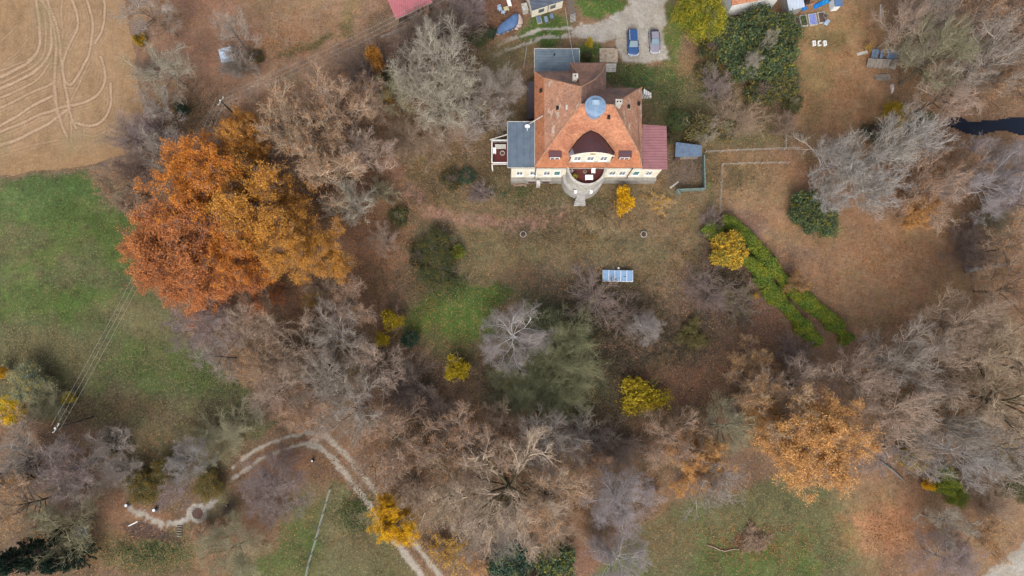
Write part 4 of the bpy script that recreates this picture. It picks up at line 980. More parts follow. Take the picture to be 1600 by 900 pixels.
 (BS,'thorn0',325,845,34,2.5,'b','cop','rusty scrub below the dug steps',g2),
 (BS,'bush1',355,795,12,3,'d',None,'dark twiggy stub right of the stone ring',g2),
 (BS,'fuzz1',430,808,28,3,'b',None,'low rusty brush under the wide purple twigged tree',g2),
]
for row in PL:
    nm, pk, px, py, rp, H, tc, lf, lab, grp = row[:10]; kw = row[10] if len(row) > 10 else {}
    if pk.startswith('thorn') and lf is None: lf = 'brown'
    if pk.startswith('tan') and lf is None: lf = 'tan'
    plant(nm, pk, px, py, rp, H, tc, lf or 'brown', lab, grp, **kw)
# ================================================================ HEDGES, BRAMBLES
def hedge(px_pts, wpx, H, seed, lcol, label, n=26000):
    rng = np.random.default_rng(seed); P = np.array([tuple(G(a, b, H*.6)[:2]) for a, b in px_pts])
    L = np.r_[0, np.cumsum(np.hypot(*np.diff(P, axis=0).T))]; tt = rng.uniform(0, L[-1], n)
    cx = np.interp(tt, L, P[:, 0]); cy = np.interp(tt, L, P[:, 1]); i = np.clip(np.searchsorted(L, tt)-1, 0, len(P)-2)
    d = np.diff(P, axis=0)[i]; d /= np.hypot(d[:, 0], d[:, 1])[:, None]; nx, ny = -d[:, 1], d[:, 0]
    W = wpx/10.2*.5*(.75+.6*vnoise(tt, tt*0, 1.7, seed)+.35*(vnoise(tt, tt*0, .6, seed+5)-.5)); Hh = H*(.72+.5*vnoise(tt, tt*0+9, 1.3, seed+1))
    a = rng.uniform(0, np.pi, n); rr = .55+.45*rng.random(n)**.5
    off = np.cos(a)*W*rr*(1+.25*(vnoise(tt, a*2, .5, seed+3)-.5)); z = np.maximum(np.abs(np.sin(a))**.6*Hh*rr, .05)
    o3 = np.array([cx.mean(), cy.mean(), 0]); Q = np.stack([cx+nx*off, cy+ny*off, z], -1)-o3
    h = vnoise(Q[:, 0]*1.0, Q[:, 1], 1.1, seed+7)*.7+.3*_hash(np.floor(Q[:, 0]/.35), np.floor(Q[:, 1]/.35), seed)
    keep = rng.random(n) < .5+.7*vnoise(Q[:, 0]+50, Q[:, 1], .55, seed+9)
    t = empty('hedge', tuple(o3), 0, label, 'hedge', 'rows of the double hedge')
    f = obj('foliage', leaves('foliage', rng, Q[keep], .11, M_GREEN, h[keep]), t); f.color = LC[lcol]
    m = 60; k = rng.integers(0, n, m); S = grow(rng, np.stack([cx[k]-o3[0], cy[k]-o3[1], 0*cx[k]], -1), np.tile([0, 0, 1.0], (m, 1)), np.full(m, H*.8), 5, .25, 0)
    s2 = obj('stem', merge_tubes('stem', [(S, .04, .015, 4)], M_TWIG, rng), t); s2.color = TC['d'][1]
    return t
hedge([(1128,342),(1150,352),(1172,372),(1200,408),(1228,438),(1256,466),(1290,492),(1312,512),(1328,534)], 21, 2.0, 201, 'hg', 'outer row of the double hedge facing the leafy right lawn', 46000)
hedge([(1104,350),(1122,366),(1160,398),(1188,420),(1200,446),(1218,468),(1242,492),(1262,518),(1282,536)], 23, 2.0, 202, 'hg', 'inner row of the double hedge behind the round yellow green tree', 50000)
def bramble(name, areas, n, hmax, color, mat, seed, label):
    rng = np.random.default_rng(seed); pts = []
    for cx, cy, rx, ry in areas:
        m = int(n*rx*ry/sum(a[2]*a[3] for a in areas)); q = rng.normal(0, .48, (m, 2))
        c = np.array([tuple(G(cx+u*rx, cy+v*ry, 0)) for u, v in q]); pts.append(c)
    P = np.concatenate(pts); k = vnoise(P[:, 0], P[:, 1], 1.6, seed); k2 = vnoise(P[:, 0], P[:, 1], .5, seed+2)
    keep = rng.random(len(P)) < (k*.8+k2*.8)-.25; P = P[keep]; k = k[keep]; P[:, 2] = .03+rng.random(len(P))*hmax*(.25+k)
    o = obj(name, leaves(name, rng, P, .10, mat, (k*.5+.5*rng.random(len(P)))))
    o.color = color; tag(o, label, None, None, 'stuff'); return o
bramble('brambles', [(925,470,80,40),(985,495,60,40),(960,560,60,50),(1060,530,60,50),(890,515,50,28),(1130,440,40,40),(640,600,50,40),(960,690,60,26)], 70000, .8, LC['bram'], M_EVER, 301, 'dark bramble thicket covering the middle of the garden')
bramble('scrub', [(1120,160,60,50),(1180,190,60,36),(740,250,80,60),(660,300,60,50),(1010,470,60,60),(860,370,120,30),(720,150,60,60),(1090,250,40,40),(960,640,120,40),(520,200,90,70),(440,560,120,70)]+[(900,330,160,60),(1080,400,60,60),(1150,280,60,30),(300,180,80,60),(620,450,80,60),(1200,600,80,60),(1450,620,120,80),(560,560,100,60),(700,700,120,60)], 190000, .35, lc(122,108,84), M_EVER, 302, 'low weeds and dry stalks scattered over lawn and slope')
bramble('ground_ivy', [(880,490,60,24),(905,520,50,22),(700,440,60,30),(230,860,80,24),(1000,125,50,20),(560,800,40,40),(800,300,60,12),(1040,150,40,40)], 26000, .2, LC['dg'], M_GREEN, 303, 'low green creeping plants in the grass')
bramble('fallen_leaves', [(1385,830,60,46),(1400,400,110,70),(1320,120,70,100),(950,830,80,40),(600,400,70,70),(450,60,140,60),(560,300,120,120),(1450,280,120,60),(640,720,140,80),(1420,640,200,90),(1180,850,140,50)], 90000, .03, lc(186,136,96), M_LEAF, 304, 'fallen tan and orange leaves lying over the ground')
# ================================================================ BUILDING MATERIALS
def tile_mat(name, c, c2, lich=None, lk=.62):
    m, n, l, p = mat_new(name); geo = n.new('ShaderNodeNewGeometry'); pos = geo.outputs['Position']
    a = N(n, 'ShaderNodeTexNoise', Scale=.45, Detail=7, Roughness=.7); l.new(pos, a.inputs['Vector'])
    b = N(n, 'ShaderNodeTexVoronoi', Scale=4.2); l.new(pos, b.inputs['Vector'])
    r = n.new('ShaderNodeMapRange'); r.inputs[1].default_value = .42; r.inputs[2].default_value = .62; l.new(a.outputs[0], r.inputs[0])
    o = mixc(n, l, r.outputs[0], c, c2)
    sp = n.new('ShaderNodeSeparateColor'); l.new(b.outputs['Color'], sp.inputs[0])
    k = mth(n, l, 'MULTIPLY_ADD', sp.outputs[0], .42, .79)
    cb = n.new('ShaderNodeCombineColor')
    for i in range(3): l.new(k, cb.inputs[i])
    o = mixc(n, l, 1.0, o, cb.outputs[0], 'MULTIPLY')
    if lich:
        mp = n.new('ShaderNodeMapping'); mp.inputs['Scale'].default_value = (1.2, .5, .6); mp.inputs['Rotation'].default_value = (0, 0, .6); l.new(pos, mp.inputs[0])
        q = N(n, 'ShaderNodeTexNoise', Scale=1.1, Detail=8, Roughness=.75); l.new(mp.outputs[0], q.inputs['Vector'])
        rq = n.new('ShaderNodeMapRange'); rq.inputs[1].default_value = lk; rq.inputs[2].default_value = lk+.08; l.new(q.outputs[0], rq.inputs[0])
        o = mixc(n, l, mth(n, l, 'MULTIPLY', rq.outputs[0], .7), o, lich)
    l.new(o, p.inputs['Base Color'])
    wv = n.new('ShaderNodeTexWave'); wv.wave_type = 'BANDS'; wv.bands_direction = 'Z'; wv.inputs['Scale'].default_value = 2.2; wv.inputs['Distortion'].default_value = 1.2; wv.inputs['Detail'].default_value = 2; l.new(pos, wv.inputs['Vector'])
    bp = N(n, 'ShaderNodeBump', Strength=.6, Distance=.05); l.new(wv.outputs['Fac'], bp.inputs['Height']); l.new(bp.outputs[0], p.inputs['Normal'])
    return m
T_OR = tile_mat('clay_tile_clean', alb(192,134,102), alb(168,112,86), alb(128,100,88), .58)
T_BR = tile_mat('clay_tile_weathered', alb(192,142,114), alb(164,122,100), alb(214,204,186), .545)
T_DK = tile_mat('clay_tile_mossy', alb(158,122,106), alb(122,104,98), alb(166,150,132), .62)
T_LOW = tile_mat('clay_tile_eaves', alb(186,122,86), alb(160,106,78), alb(122,100,88), .60)
def seamed(name, c, dirx=True, pitch=.55, rough=.6, depth=.04, c2=None, blot=.3, metal=0.0):
    m = simple(name, c, var=.08, scale=.9, rough=rough, c2=c2, dirt=blot, metal=metal, coord='Object'); n = m.node_tree.nodes; l = m.node_tree.links; p = n['Principled BSDF']
    tc = n.new('ShaderNodeTexCoord'); wv = n.new('ShaderNodeTexWave'); wv.wave_type = 'BANDS'; wv.bands_direction = 'X' if dirx else 'Y'; wv.wave_profile = 'SIN'
    wv.inputs['Scale'].default_value = 2*math.pi/20/pitch; l.new(tc.outputs['Object'], wv.inputs['Vector'])
    pw = mth(n, l, 'POWER', wv.outputs['Fac'], 8.0 if depth < .05 else 1.0)
    bp = N(n, 'ShaderNodeBump', Strength=1.0, Distance=depth); l.new(pw, bp.inputs['Height']); l.new(bp.outputs[0], p.inputs['Normal'])
    src = p.inputs['Base Color'].links[0].from_socket
    dk = mixc(n, l, mth(n, l, 'MULTIPLY', pw, .25), src, (c[0]*.55, c[1]*.55, c[2]*.55, 1)); l.new(dk, p.inputs['Base Color'])
    return m
M_FELT = seamed('roofing_felt', alb(104,118,132), True, 1.0, .8, .03, c2=alb(88,102,118))
M_FELT2 = seamed('roofing_sheet', alb(112,126,136), False, .45, .7, .03, c2=alb(96,108,120))
M_MAROON = seamed('maroon_sheet_metal', alb(156,108,112), False, .42, .7, .035, c2=alb(142,98,102), blot=.1)
M_PINK = seamed('faded_red_sheet_metal', alb(186,112,118), True, .3, .55, .03, c2=alb(176,106,112), blot=.1)
M_DORM = simple('dark_red_standing_seam', alb(104,66,66), var=.12, scale=.7, rough=.5, c2=alb(84,70,80), bump=.02)
M_CREAM = simple('cream_render', (.66,.62,.50,1), var=.06, scale=1.2, c2=(.50,.47,.39,1))
M_STONE = simple('grey_stone', (.26,.245,.22,1), var=.3, scale=1.0, c2=(.13,.12,.11,1), bump=.05)
M_PALEST = simple('pale_stone', (.42,.40,.36,1), var=.15, scale=1.5, c2=(.24,.225,.20,1), bump=.02)
M_WHITE = simple('white_paint', (.74,.74,.72,1), var=.04, scale=2, dirt=.2)
M_BLUEP = simple('pale_blue_metal', alb(176,200,222), var=.05, scale=1.5, rough=.4)
M_CUP = simple('zinc_sheet', alb(140,164,190), var=.08, scale=1.6, rough=.6, c2=alb(118,142,170), spec=.3)
M_CUP2 = simple('zinc_hatch', alb(168,192,214), var=.05, rough=.35)
M_GLASS = simple('window_glass', (.10,.13,.15,1), var=.1, scale=3, rough=.15, spec=.6)
M_SHUT = simple('green_shutter', (.09,.20,.19,1), var=.1, scale=3)
M_REDFL = simple('red_brown_floor', alb(108,52,48), var=.15, scale=1.5, c2=alb(88,48,44))
M_WOOD = simple('weathered_wood', (.22,.19,.16,1), var=.3, scale=2, c2=(.12,.105,.09,1), bump=.02, stretch=(1,1,.2))
M_BRN = simple('brown_boards', (.09,.055,.045,1), var=.2, scale=2)
M_SLATE = seamed('slate', alb(74,82,96), False, .5, .6, .04, c2=alb(88,98,112))
M_DARK = simple('dark_opening', (.015,.014,.013,1), var=.1, scale=2)
M_CONC = simple('concrete', (.34,.33,.31,1), var=.15, scale=1.5, c2=(.22,.21,.19,1), bump=.01)
M_LITSLAB = simple('leafy_concrete', alb(186,172,152), var=.25, scale=2.5, c2=alb(140,112,88), bump=.02)
M_TARP = simple('blue_tarpaulin', alb(92,124,166), var=.12, scale=1.6, rough=.45, c2=alb(70,98,138), spec=.4, bump=.03)
M_BRIGHTB = simple('bright_blue_tarpaulin', alb(28,134,214), var=.2, scale=4, rough=.5, c2=alb(20,90,170))
M_LTARP = simple('pale_tarpaulin', alb(196,212,232), var=.1, scale=2.5, rough=.5, c2=alb(160,176,200), bump=.05)
M_PINKST = simple('pinkish_stone', alb(206,186,176), var=.15, scale=3, c2=alb(168,150,140))
M_GREENW = simple('grey_green_paint', alb(122,140,134), var=.1, scale=2, c2=alb(100,114,106))
M_SHEDB = simple('blue_grey_felt', alb(102,120,144), var=.12, scale=1.6, c2=alb(84,100,120), bump=.01)
M_WIRE = simple('galvanised_wire', (.42,.44,.42,1), var=.05, scale=2)
M_SOLAR = simple('milky_blue_panel', alb(136,170,204), var=.06, scale=1.4, rough=.4, c2=alb(124,158,194), spec=.3)
# ================================================================ THE VILLA
E = 8.0
villa = empty('villa', (G(918,200,0).x, 33, 0), 0, 'large cream villa with orange and brown hipped tile roof and round blue cupola', 'house')
VO = (villa.location.x, villa.location.y, 0)
def vb(mb, name, mats, parent=None, off=VO, **k): return mb.build(name, mats, parent or villa, off=off, **k)
g = G
R_ = dict(W0=(835,112,E), SW=(835,262,E), SE=(1003,262,E), NE=(1003,137,E), N1=(947,137,E), TE=(947,98,E), TW=(891,98,E), N0=(891,110,E),
          KW=(850,122,E+1.7), KSW=(851,238,E+1.8), KSE=(998,238,E+1.8), KE=(994,141,E+1.2), A=(908,136,E+6), B=(907,163,E+6.3), C=(958,164,E+6.3), H1=(903,116,E+2.9), H2=(941,112,E+1.9), H3=(930,124,E+3.9))
RV = {k: g(*v) for k, v in R_.items()}
m_ = MB(); keys = list(RV); ix = {k: i for i, k in enumerate(keys)}
faces = [('W0 SW KSW KW',3), ('SW SE KSE KSW',3), ('SE NE KE KSE',1), ('W0 KW A N0',2), ('KW KSW B A',1), ('KSW KSE C B',0), ('KE C KSE',1), ('NE N1 C KE',2), ('N1 B C',2),
         ('TW H1 A N0',2), ('TW TE H2 H3 A H1',4), ('TE N1 B A H3 H2',2)]
vs = [RV[k] for k in keys]
low = ['W0','SW','SE','NE','N1','TE','TW','N0']
vs2 = vs+[RV[k]-Vector((0,0,.28)) for k in low]
for f_, mi in faces:
    idx = [ix[q] for q in f_.split()]
    # fan so that bent faces stay clean
    if len(idx) <= 4: m_.add([vs2[i] for i in idx], [tuple(range(len(idx)))], mi)
    else: m_.add([vs2[i] for i in idx], [(0, i, i+1) for i in range(1, len(idx)-1)], mi)
for i in range(8):
    j = (i+1) % 8; m_.add([RV[low[i]], RV[low[j]], RV[low[j]]-Vector((0,0,.28)), RV[low[i]]-Vector((0,0,.28))], [(0,1,2,3)], 5)
m_.add([RV[k]-Vector((0,0,.28)) for k in low], [tuple(range(8))], 5)
roof = vb(m_, 'roof', [T_OR, T_BR, T_DK, T_LOW, tile_mat('clay_tile_tower', alb(174,132,112), alb(150,116,100), alb(184,166,146), .64), M_BRN])
m_ = MB(); up = Vector((0,0,.04))
for s_ in ('W0 KW','KW A','A B','B C','KSW B','KSE C','SW KSW','SE KSE','KE C','NE KE','TW H1','H1 A','TE H2','H2 H3','H3 A'):
    a_, b_ = s_.split(); m_.tube([RV[a_]+up, RV[b_]+up], .11, 6)
vb(m_, 'ridge_tiles', simple('ridge_mortar', alb(184,140,112), var=.25, scale=3, c2=alb(140,104,86)), roof)
yw = RV['SW'].y+.15; xL = g(799,270,5).x; xR = g(1037,266,7.6).x; x0m = RV['SW'].x; x1m = RV['SE'].x
yN = RV['W0'].y-.3
# body: cream walls over a stone base
def walls(z0, z1, d, mi, mb):
    # footprint butts: main block, west wing, east wing, tower
    mb.box(x0m+.3-d, x1m-.3+d, yw-d, RV['NE'].y-.3+d, z0, z1, mi)
mb = MB(); mb.box(x0m+.3, x1m-.3, yw, RV['NE'].y-.3, 2.0, E-.29); mb.box(x0m+.3, RV['N0'].x+.3, RV['NE'].y-.3, yN, 2.0, E-.29); mb.box(RV['N0'].x+.3, RV['TE'].x-.3, RV['NE'].y-.3, RV['TE'].y-.3, 2.0, E-.29)
yWn = g(815,192,E).y-.2; mb.box(xL, x0m+.3, yw+.003, yWn, 2.0, E-.02); yEn = g(1020,198,E-.4).y-.2; mb.box(x1m-.3, xR, yw+.003, yEn, 2.0, E-.5)
vb(mb, 'wall', M_CREAM)
mb = MB(); mb.box(xL-.12, xR+.1, yw-.5, yEn, 0, 2.0); mb.box(x0m+.2, RV['N0'].x+.2, yEn, yN+.1, 0, 2.0); mb.box(RV['N0'].x+.2, RV['TE'].x-.2, yEn, RV['TE'].y-.2, 0, 2.0); mb.box(RV['TE'].x-.2, x1m-.2, yEn, RV['NE'].y-.2, 0, 2.0)
sb = vb(mb, 'stone_base', M_STONE)
# cornice under the eaves and joint lines
mb = MB(); mb.box(xL-.05, xR+.05, yw-.08, yw-.002, E-1.0, E-.85); vb(mb, 'cornice', M_PALEST)
for xx in (836.5, 984):
    x_ = g(xx,270,5).x; mb = MB(); mb.tube([(x_, yw-.13, E-.3), (x_, yw-.13, 2.05)], .07, 8); vb(mb, 'downpipe', M_BRN)
# wings: flat roofs
def slab(quad, z, th, name, mat, rim=None, sl=0):
    P = [g(a, b, z) for a, b in quad]; mb = MB(); mb.prism([(q.x, q.y) for q in P], z-th, [z+sl*(1 if i in (2,3) else 0) for i in range(4)])
    o = vb(mb, name, mat, off=None if False else VO); return o, P
fr, P = slab([(793,262),(835.5,262),(835.5,190),(793,190)], E+.02, .25, 'flat_roof', M_FELT)
mb = MB()
for a_, b_ in zip(P, P[1:]+P[:1]): mb.tube([a_+Vector((0,0,.03)), b_+Vector((0,0,.03))], .06, 5)
vb(mb, 'roof_edge', M_PALEST, fr)
fr2, P = slab([(1003.6,264),(1043,264.5),(1041.5,197),(1003.6,194.5)], E-.35, .12, 'sheet_roof', M_MAROON)
fr3, P = slab([(835,116),(905.5,116),(905.5,76),(835,76)], 4.6, .2, 'flat_roof', M_FELT2)
mb = MB()
for a_, b_ in zip(P, P[1:]+P[:1]): mb.tube([a_+Vector((0,0,.03)), b_+Vector((0,0,.03))], .06, 5)
vb(mb, 'roof_edge', M_PALEST, fr3)
mb = MB(); mb.cyl(g(866,86,4.6), .11, 4.6, 5.0, 10); vb(mb, 'vent_pipe', M_DARK, fr3)
mb = MB(); mb.box(P[0].x+.25, P[1].x-.25, RV['TW'].y-.2 if False else yN+.1, P[2].y-.25, 0, 4.39); vb(mb, 'wall', M_PALEST)
# windows on the garden front
def window(x, z0, z1, w_, yy, shut=False, parent=None):
    mb = MB(); d = .07; t = .09
    mb.box(x-w_/2, x+w_/2, yy-d, yy+.02, z0, z0+t); mb.box(x-w_/2, x+w_/2, yy-d, yy+.02, z1-t, z1)
    mb.box(x-w_/2, x-w_/2+t, yy-d, yy+.02, z0+t, z1-t); mb.box(x+w_/2-t, x+w_/2, yy-d, yy+.02, z0+t, z1-t)
    if not shut: mb.box(x-.03, x+.03, yy-d+.01, yy+.02, z0+t, z1-t); mb.box(x-w_/2+t, x+w_/2-t, yy-d+.01, yy+.02, z0+(z1-z0)*.62, z0+(z1-z0)*.62+.06)
    mb.box(x-w_/2-.1, x+w_/2+.1, yy-.2, yy-.002, z0-.09, z0-.005)
    f = vb(mb, 'window', M_WHITE, parent)
    mb = MB()
    if shut:
        for k in range(12): mb.box(x-w_/2+t, x+w_/2-t, yy-.06, yy-.02, z0+t+k*(z1-z0-2*t)/12, z0+t+(k+.8)*(z1-z0-2*t)/12)
        vb(mb, 'shutter', M_SHUT, f, off=VO)
    else: mb.box(x-w_/2+t, x+w_/2-t, yy-.035, yy-.01, z0+t, z1-t); vb(mb, 'pane', M_GLASS, f, off=VO)
for px_, s_ in ((812,0),(833,0),(854.5,0),(870.5,1),(957,0),(972.5,0),(994,1),(1014,0)):
    x_ = g(px_,270,4.6).x; window(x_, 3.5, 5.7, 1.0, yw, bool(s_))
for px_ in (831,853):
    x_ = g(px_,282,1).x; mb = MB(); mb.box(x_-.55, x_+.55, yw-.53, yw-.45, .25, 1.85); f = vb(mb, 'cellar_door', M_BRN)
    mb = MB(); mb.box(x_-.65, x_+.65, yw-.6, yw-.502, 1.86, 1.98); vb(mb, 'lintel', M_PALEST, f)
x_ = g(841,285,1).x; mb = MB(); mb.prism([(x_-.3, yw-1.15), (x_+.3, yw-1.15), (x_+.3, yw-.502), (x_-.3, yw-.502)], 0, [1.3,1.3,2.3,2.3]); vb(mb, 'buttress', M_PALEST)
# arched garden gable
yg = g(925,251,E+1.2).y; za = E
FRT = [(891,4.0),(896,4.5),(903,5.1),(912,5.6),(925,5.85),(938,5.6),(947,5.1),(953,4.5),(959,4.0)]
fx = [g(a,244,E+3.5).x for a, _ in FRT]; xa, xb = fx[0]+.2, fx[-1]-.2
mb = MB(); pts = [(fx[i]+(.2 if i == 0 else -.2 if i == len(fx)-1 else 0), za+FRT[i][1]-.18) for i in range(len(fx))]
prof = [(xa, za+.9)]+pts+[(xb, za+.9)]; n_ = len(prof)
vsg = [(x, yg, z) for x, z in prof]+[(x, yg+.12, z) for x, z in prof]
mb.add(vsg, [tuple(range(n_)), tuple(range(2*n_-1, n_-1, -1))]+[(i, (i+1) % n_, (i+1) % n_+n_, i+n_) for i in range(n_)])
gab = vb(mb, 'garden_gable', M_CREAM)
mb = MB(); mb.box(xa-.15, xb+.15, yg-.2, yg-.002, za+.95, za+1.1); vb(mb, 'sill', M_PALEST, gab)
mb = MB()
for i in range(len(fx)-1): mb.tube([(fx[i], yg-.12, za+FRT[i][1]-.1), (fx[i+1], yg-.12, za+FRT[i+1][1]-.1)], .1, 6)
vb(mb, 'moulding', M_CREAM, gab)
mb = MB(); c_ = ((fx[4]), za+4.55); n8 = 12
mb.add([(c_[0]+.42*math.cos(k*math.tau/n8), yg-.05, c_[1]+.28*math.sin(k*math.tau/n8)) for k in range(n8)]+[(c_[0]+.42*math.cos(k*math.tau/n8), yg+.02, c_[1]+.28*math.sin(k*math.tau/n8)) for k in range(n8)],
       [tuple(range(n8)), tuple(range(2*n8-1, n8-1, -1))]+[(k, (k+1) % n8, (k+1) % n8+n8, k+n8) for k in range(n8)]); vb(mb, 'oval_ornament', simple('ochre', (.30,.22,.09,1)), gab)
for px_ in (902,922.5,943):
    window(g(px_,246,E+2.2).x, za+1.45, za+3.35, 1.05, yg, False)
mb = MB(); BK = [(888.5,239,.0),(894,231,.55),(902,220,1.25),(911,211,1.8),(923,204.5,2.3),(936,210,1.9),(946,220,1.25),(953,230,.6),(960,239,0)]
def on_slope(px_, py_):
    n0 = (RV['C']-RV['KSW']).cross(RV['KSE']-RV['KSW']).normalized(); d0 = (g(px_,py_,0)-cam.location); o0 = cam.location
    t = (RV['KSW']-o0).dot(n0)/d0.dot(n0); return o0+d0*t
bk = [on_slope(a, b)+Vector((0,0,.02)) for a, b, _ in BK]; ft = [Vector((fx[i], yg-.14, za+FRT[i][1]+.06)) for i in range(9)]
mid = [(bk[i]*.45+ft[i]*.55)+Vector((0,0,.12)) for i in range(9)]
for i in range(8):
    mb.add([ft[i], ft[i+1], mid[i+1], mid[i]], [(0,1,2,3)], 1 if i == 0 else 0); mb.add([mid[i], mid[i+1], bk[i+1], bk[i]], [(0,1,2,3)], 1 if i == 0 else 0)
    mb.add([ft[i]-Vector((0,0,.12)), ft[i+1]-Vector((0,0,.12)), ft[i+1], ft[i]], [(0,1,2,3)], 0)
for i in (0, 8): mb.add([ft[i], mid[i], bk[i], Vector((bk[i].x, bk[i].y, bk[i].z-.8)), Vector((ft[i].x, ft[i].y+.3, za+1.0))], [(0,1,2,3,4)], 1 if i == 0 else 0)
vb(mb, 'gable_roof', [M_DORM, M_BLUEP], gab)
mb = MB()
for i in range(8): mb.tube([bk[i], bk[i+1]], .09, 5)
vb(mb, 'flashing', M_DARK, gab)
# two small dormers
for px_ in (867,976):
    xd = g(px_,245,E+1.5).x; yd = g(px_,249.5,E+.6).y; mb = MB()
    mb.box(xd-.85, xd+.85, yd, yd+.8, E+.5, E+1.95); dm = vb(mb, 'dormer', M_BRN)
    mb = MB(); mb.prism([(xd-.95, yd-.06), (xd+.95, yd-.06), (xd+.95, yd+.85), (xd-.95, yd+.85)], [E+1.96]*2+[E+2.05]*2, [E+2.03]*2+[E+2.13]*2); vb(mb, 'dormer_roof', M_DORM, dm)
    mb = MB(); mb.box(xd-.72, xd+.72, yd-.06, yd+.0, E+.65, E+1.85); w2 = vb(mb, 'window', M_WHITE, dm)
    mb = MB()
    for q in (-1, 1): mb.box(xd+q*.33-.27, xd+q*.33+.27, yd-.075, yd-.055, E+.74, E+1.75)
    
    vb(mb, 'pane', M_GLASS, dm)
# roof-top cupola
cc = g(930,167,E+6.6); zc = cc.z
mb = MB(); mb.cyl((cc.x, cc.y), 1.22, E+3.6, zc+.3, 32); cu = vb(mb, 'cupola', M_CUP, smooth=False)
mb = MB(); prof = [(1.5,zc+.26),(1.5,zc+.34),(1.12,zc+.46),(1.08,zc+.52),(0.05,zc+.62)]; k = 32
vs = []; 
for r_, z_ in prof: vs += [(cc.x+r_*math.cos(j*math.tau/k), cc.y+r_*math.sin(j*math.tau/k), z_) for j in range(k)]
mb.add(vs, [(i*k+j, i*k+(j+1) % k, (i+1)*k+(j+1) % k, (i+1)*k+j) for i in range(4) for j in range(k)]+[tuple(range(k)), tuple(range(4*k, 5*k))]); vb(mb, 'cupola_cap', M_CUP, cu)
for j in range(8):
    a = j*math.tau/8+.2; mb = MB(); mb.tube([(cc.x+r_*math.cos(a), cc.y+r_*math.sin(a), z_+.01) for r_, z_ in prof[1:]], .025, 4); vb(mb, 'seam', M_CUP, cu)
mb = MB(); hx, hy = g(931,159.5,zc+.9).x, g(931,159.5,zc+.9).y; mb.box(hx-.5, hx+.5, hy-.32, hy+.32, zc+.5, zc+.98); vb(mb, 'hatch', M_CUP2, cu, bevel=.03)
# chimneys, roof lights, dish
for px_, py_, h_, two in ((899,119,13.4,0),(888,168,12.6,0),(967,159,15.0,1)):
    c_ = g(px_, py_, h_); wx = .33 if not two else .42
    mb = MB(); mb.box(c_.x-wx, c_.x+wx, c_.y-.3, c_.y+.3, h_-2.6, h_); ch = vb(mb, 'chimney', M_PALEST, roof)
    mb = MB(); mb.box(c_.x-wx-.06, c_.x+wx+.06, c_.y-.36, c_.y+.36, h_+.002, h_+.12); vb(mb, 'chimney_cap', M_PALEST, roof)
    for q in ((-.2, .2) if two else (0,)):
        mb = MB(); mb.cyl((c_.x+q, c_.y), .12, h_+.1, h_+.14, 10); vb(mb, 'flue', M_DARK, roof)
def on_face(px_, py_, k1, k2, k3):
    n0 = (RV[k2]-RV[k1]).cross(RV[k3]-RV[k1]).normalized(); d0 = g(px_,py_,0)-cam.location; t = (RV[k1]-cam.location).dot(n0)/d0.dot(n0); return cam.location+d0*t
for px_, py_, ks in ((871,169,('KW','KSW','B')),(982,167,('KE','C','KSE')),(845,142,('KW','KSW','B')),(998,162,('KE','C','KSE')),(951,183,('KSW','KSE','C'))):
    c_ = on_face(px_, py_, *ks); mb = MB(); mb.box(c_.x-.2, c_.x+.2, c_.y-.25, c_.y+.25, c_.z-.35, c_.z+.3); sk = vb(mb, 'roof_hatch', M_DARK, roof, bevel=.02)
dsh = g(824,198,E+.8); mb = MB(); mb.tube([(dsh.x, dsh.y-.35, E), (dsh.x, dsh.y-.1, E+.7)], .04, 6); ds = vb(mb, 'antenna_mast', M_WHITE, fr)
mb = MB(); vs = [(dsh.x, dsh.y, dsh.z-.05)]; k = 16
for r_, z_ in ((.2,-.02),(.38,.1)): vs += [(dsh.x+r_*math.cos(j*math.tau/k), dsh.y+.8*r_*math.sin(j*math.tau/k), dsh.z+z_) for j in range(k)]
mb.add(vs, [(0, 1+j, 1+(j+1) % k) for j in range(k)]+[(1+j, 1+(j+1) % k, 1+k+(j+1) % k, 1+k+j) for j in range(k)]); vb(mb, 'satellite_dish', M_WHITE, fr)
mb = MB(); mb.tube([g(826,194,E+.15), g(848,181,E+2.6)], .09, 6); vb(mb, 'gutter_pipe', M_PALEST, fr)
# round bay with roof terrace
bx = g(917,262,E).x; zt = E-.9; k = 24; def_ = [(math.cos(math.pi+j*math.pi/k), math.sin(math.pi+j*math.pi/k)) for j in range(k+1)]
mb = MB(); mb.prism([(bx+2.85*c, yw-.02+2.72*s_) for c, s_ in def_], 0, zt-.02); bay = vb(mb, 'bay', M_PALEST)
mb = MB(); mb.prism([(bx+2.6*c, yw-.03+2.45*s_) for c, s_ in def_], zt-.01, zt+.02); vb(mb, 'terrace_floor', M_REDFL, bay)
mb = MB()
for j in range(k):
    q = [(bx+r_*c, yw-.03+r_*s_*.955) for r_, (c, s_) in ((2.62,def_[j]),(2.62,def_[j+1]),(2.98,def_[j+1]),(2.98,def_[j]))]; mb.prism(q, zt-.3, E-.05)
vb(mb, 'parapet', M_PALEST, bay)
mb = MB(); mb.prism([(bx-.05+3.25*c, yw-.02+3.06*s_) for c, s_ in def_], 0, 3.5); low_ = vb(mb, 'lower_ring', M_CONC, bay)
for q in (-1.35, 1.05):
    mb = MB(); mb.box(bx+q-.2, bx+q+.2, yw-3.02, yw-2.6, 3.5, 4.3); vb(mb, 'pier', M_WHITE, bay)
for q in range(6):
    mb = MB(); mb.box(bx-.35-.65-.06*q, bx-.35+.65+.06*q, yw-2.98-.2*(q+1), yw-2.98-.2*q, 0, 2.3-.4*q); vb(mb, 'step', M_CONC, bay)
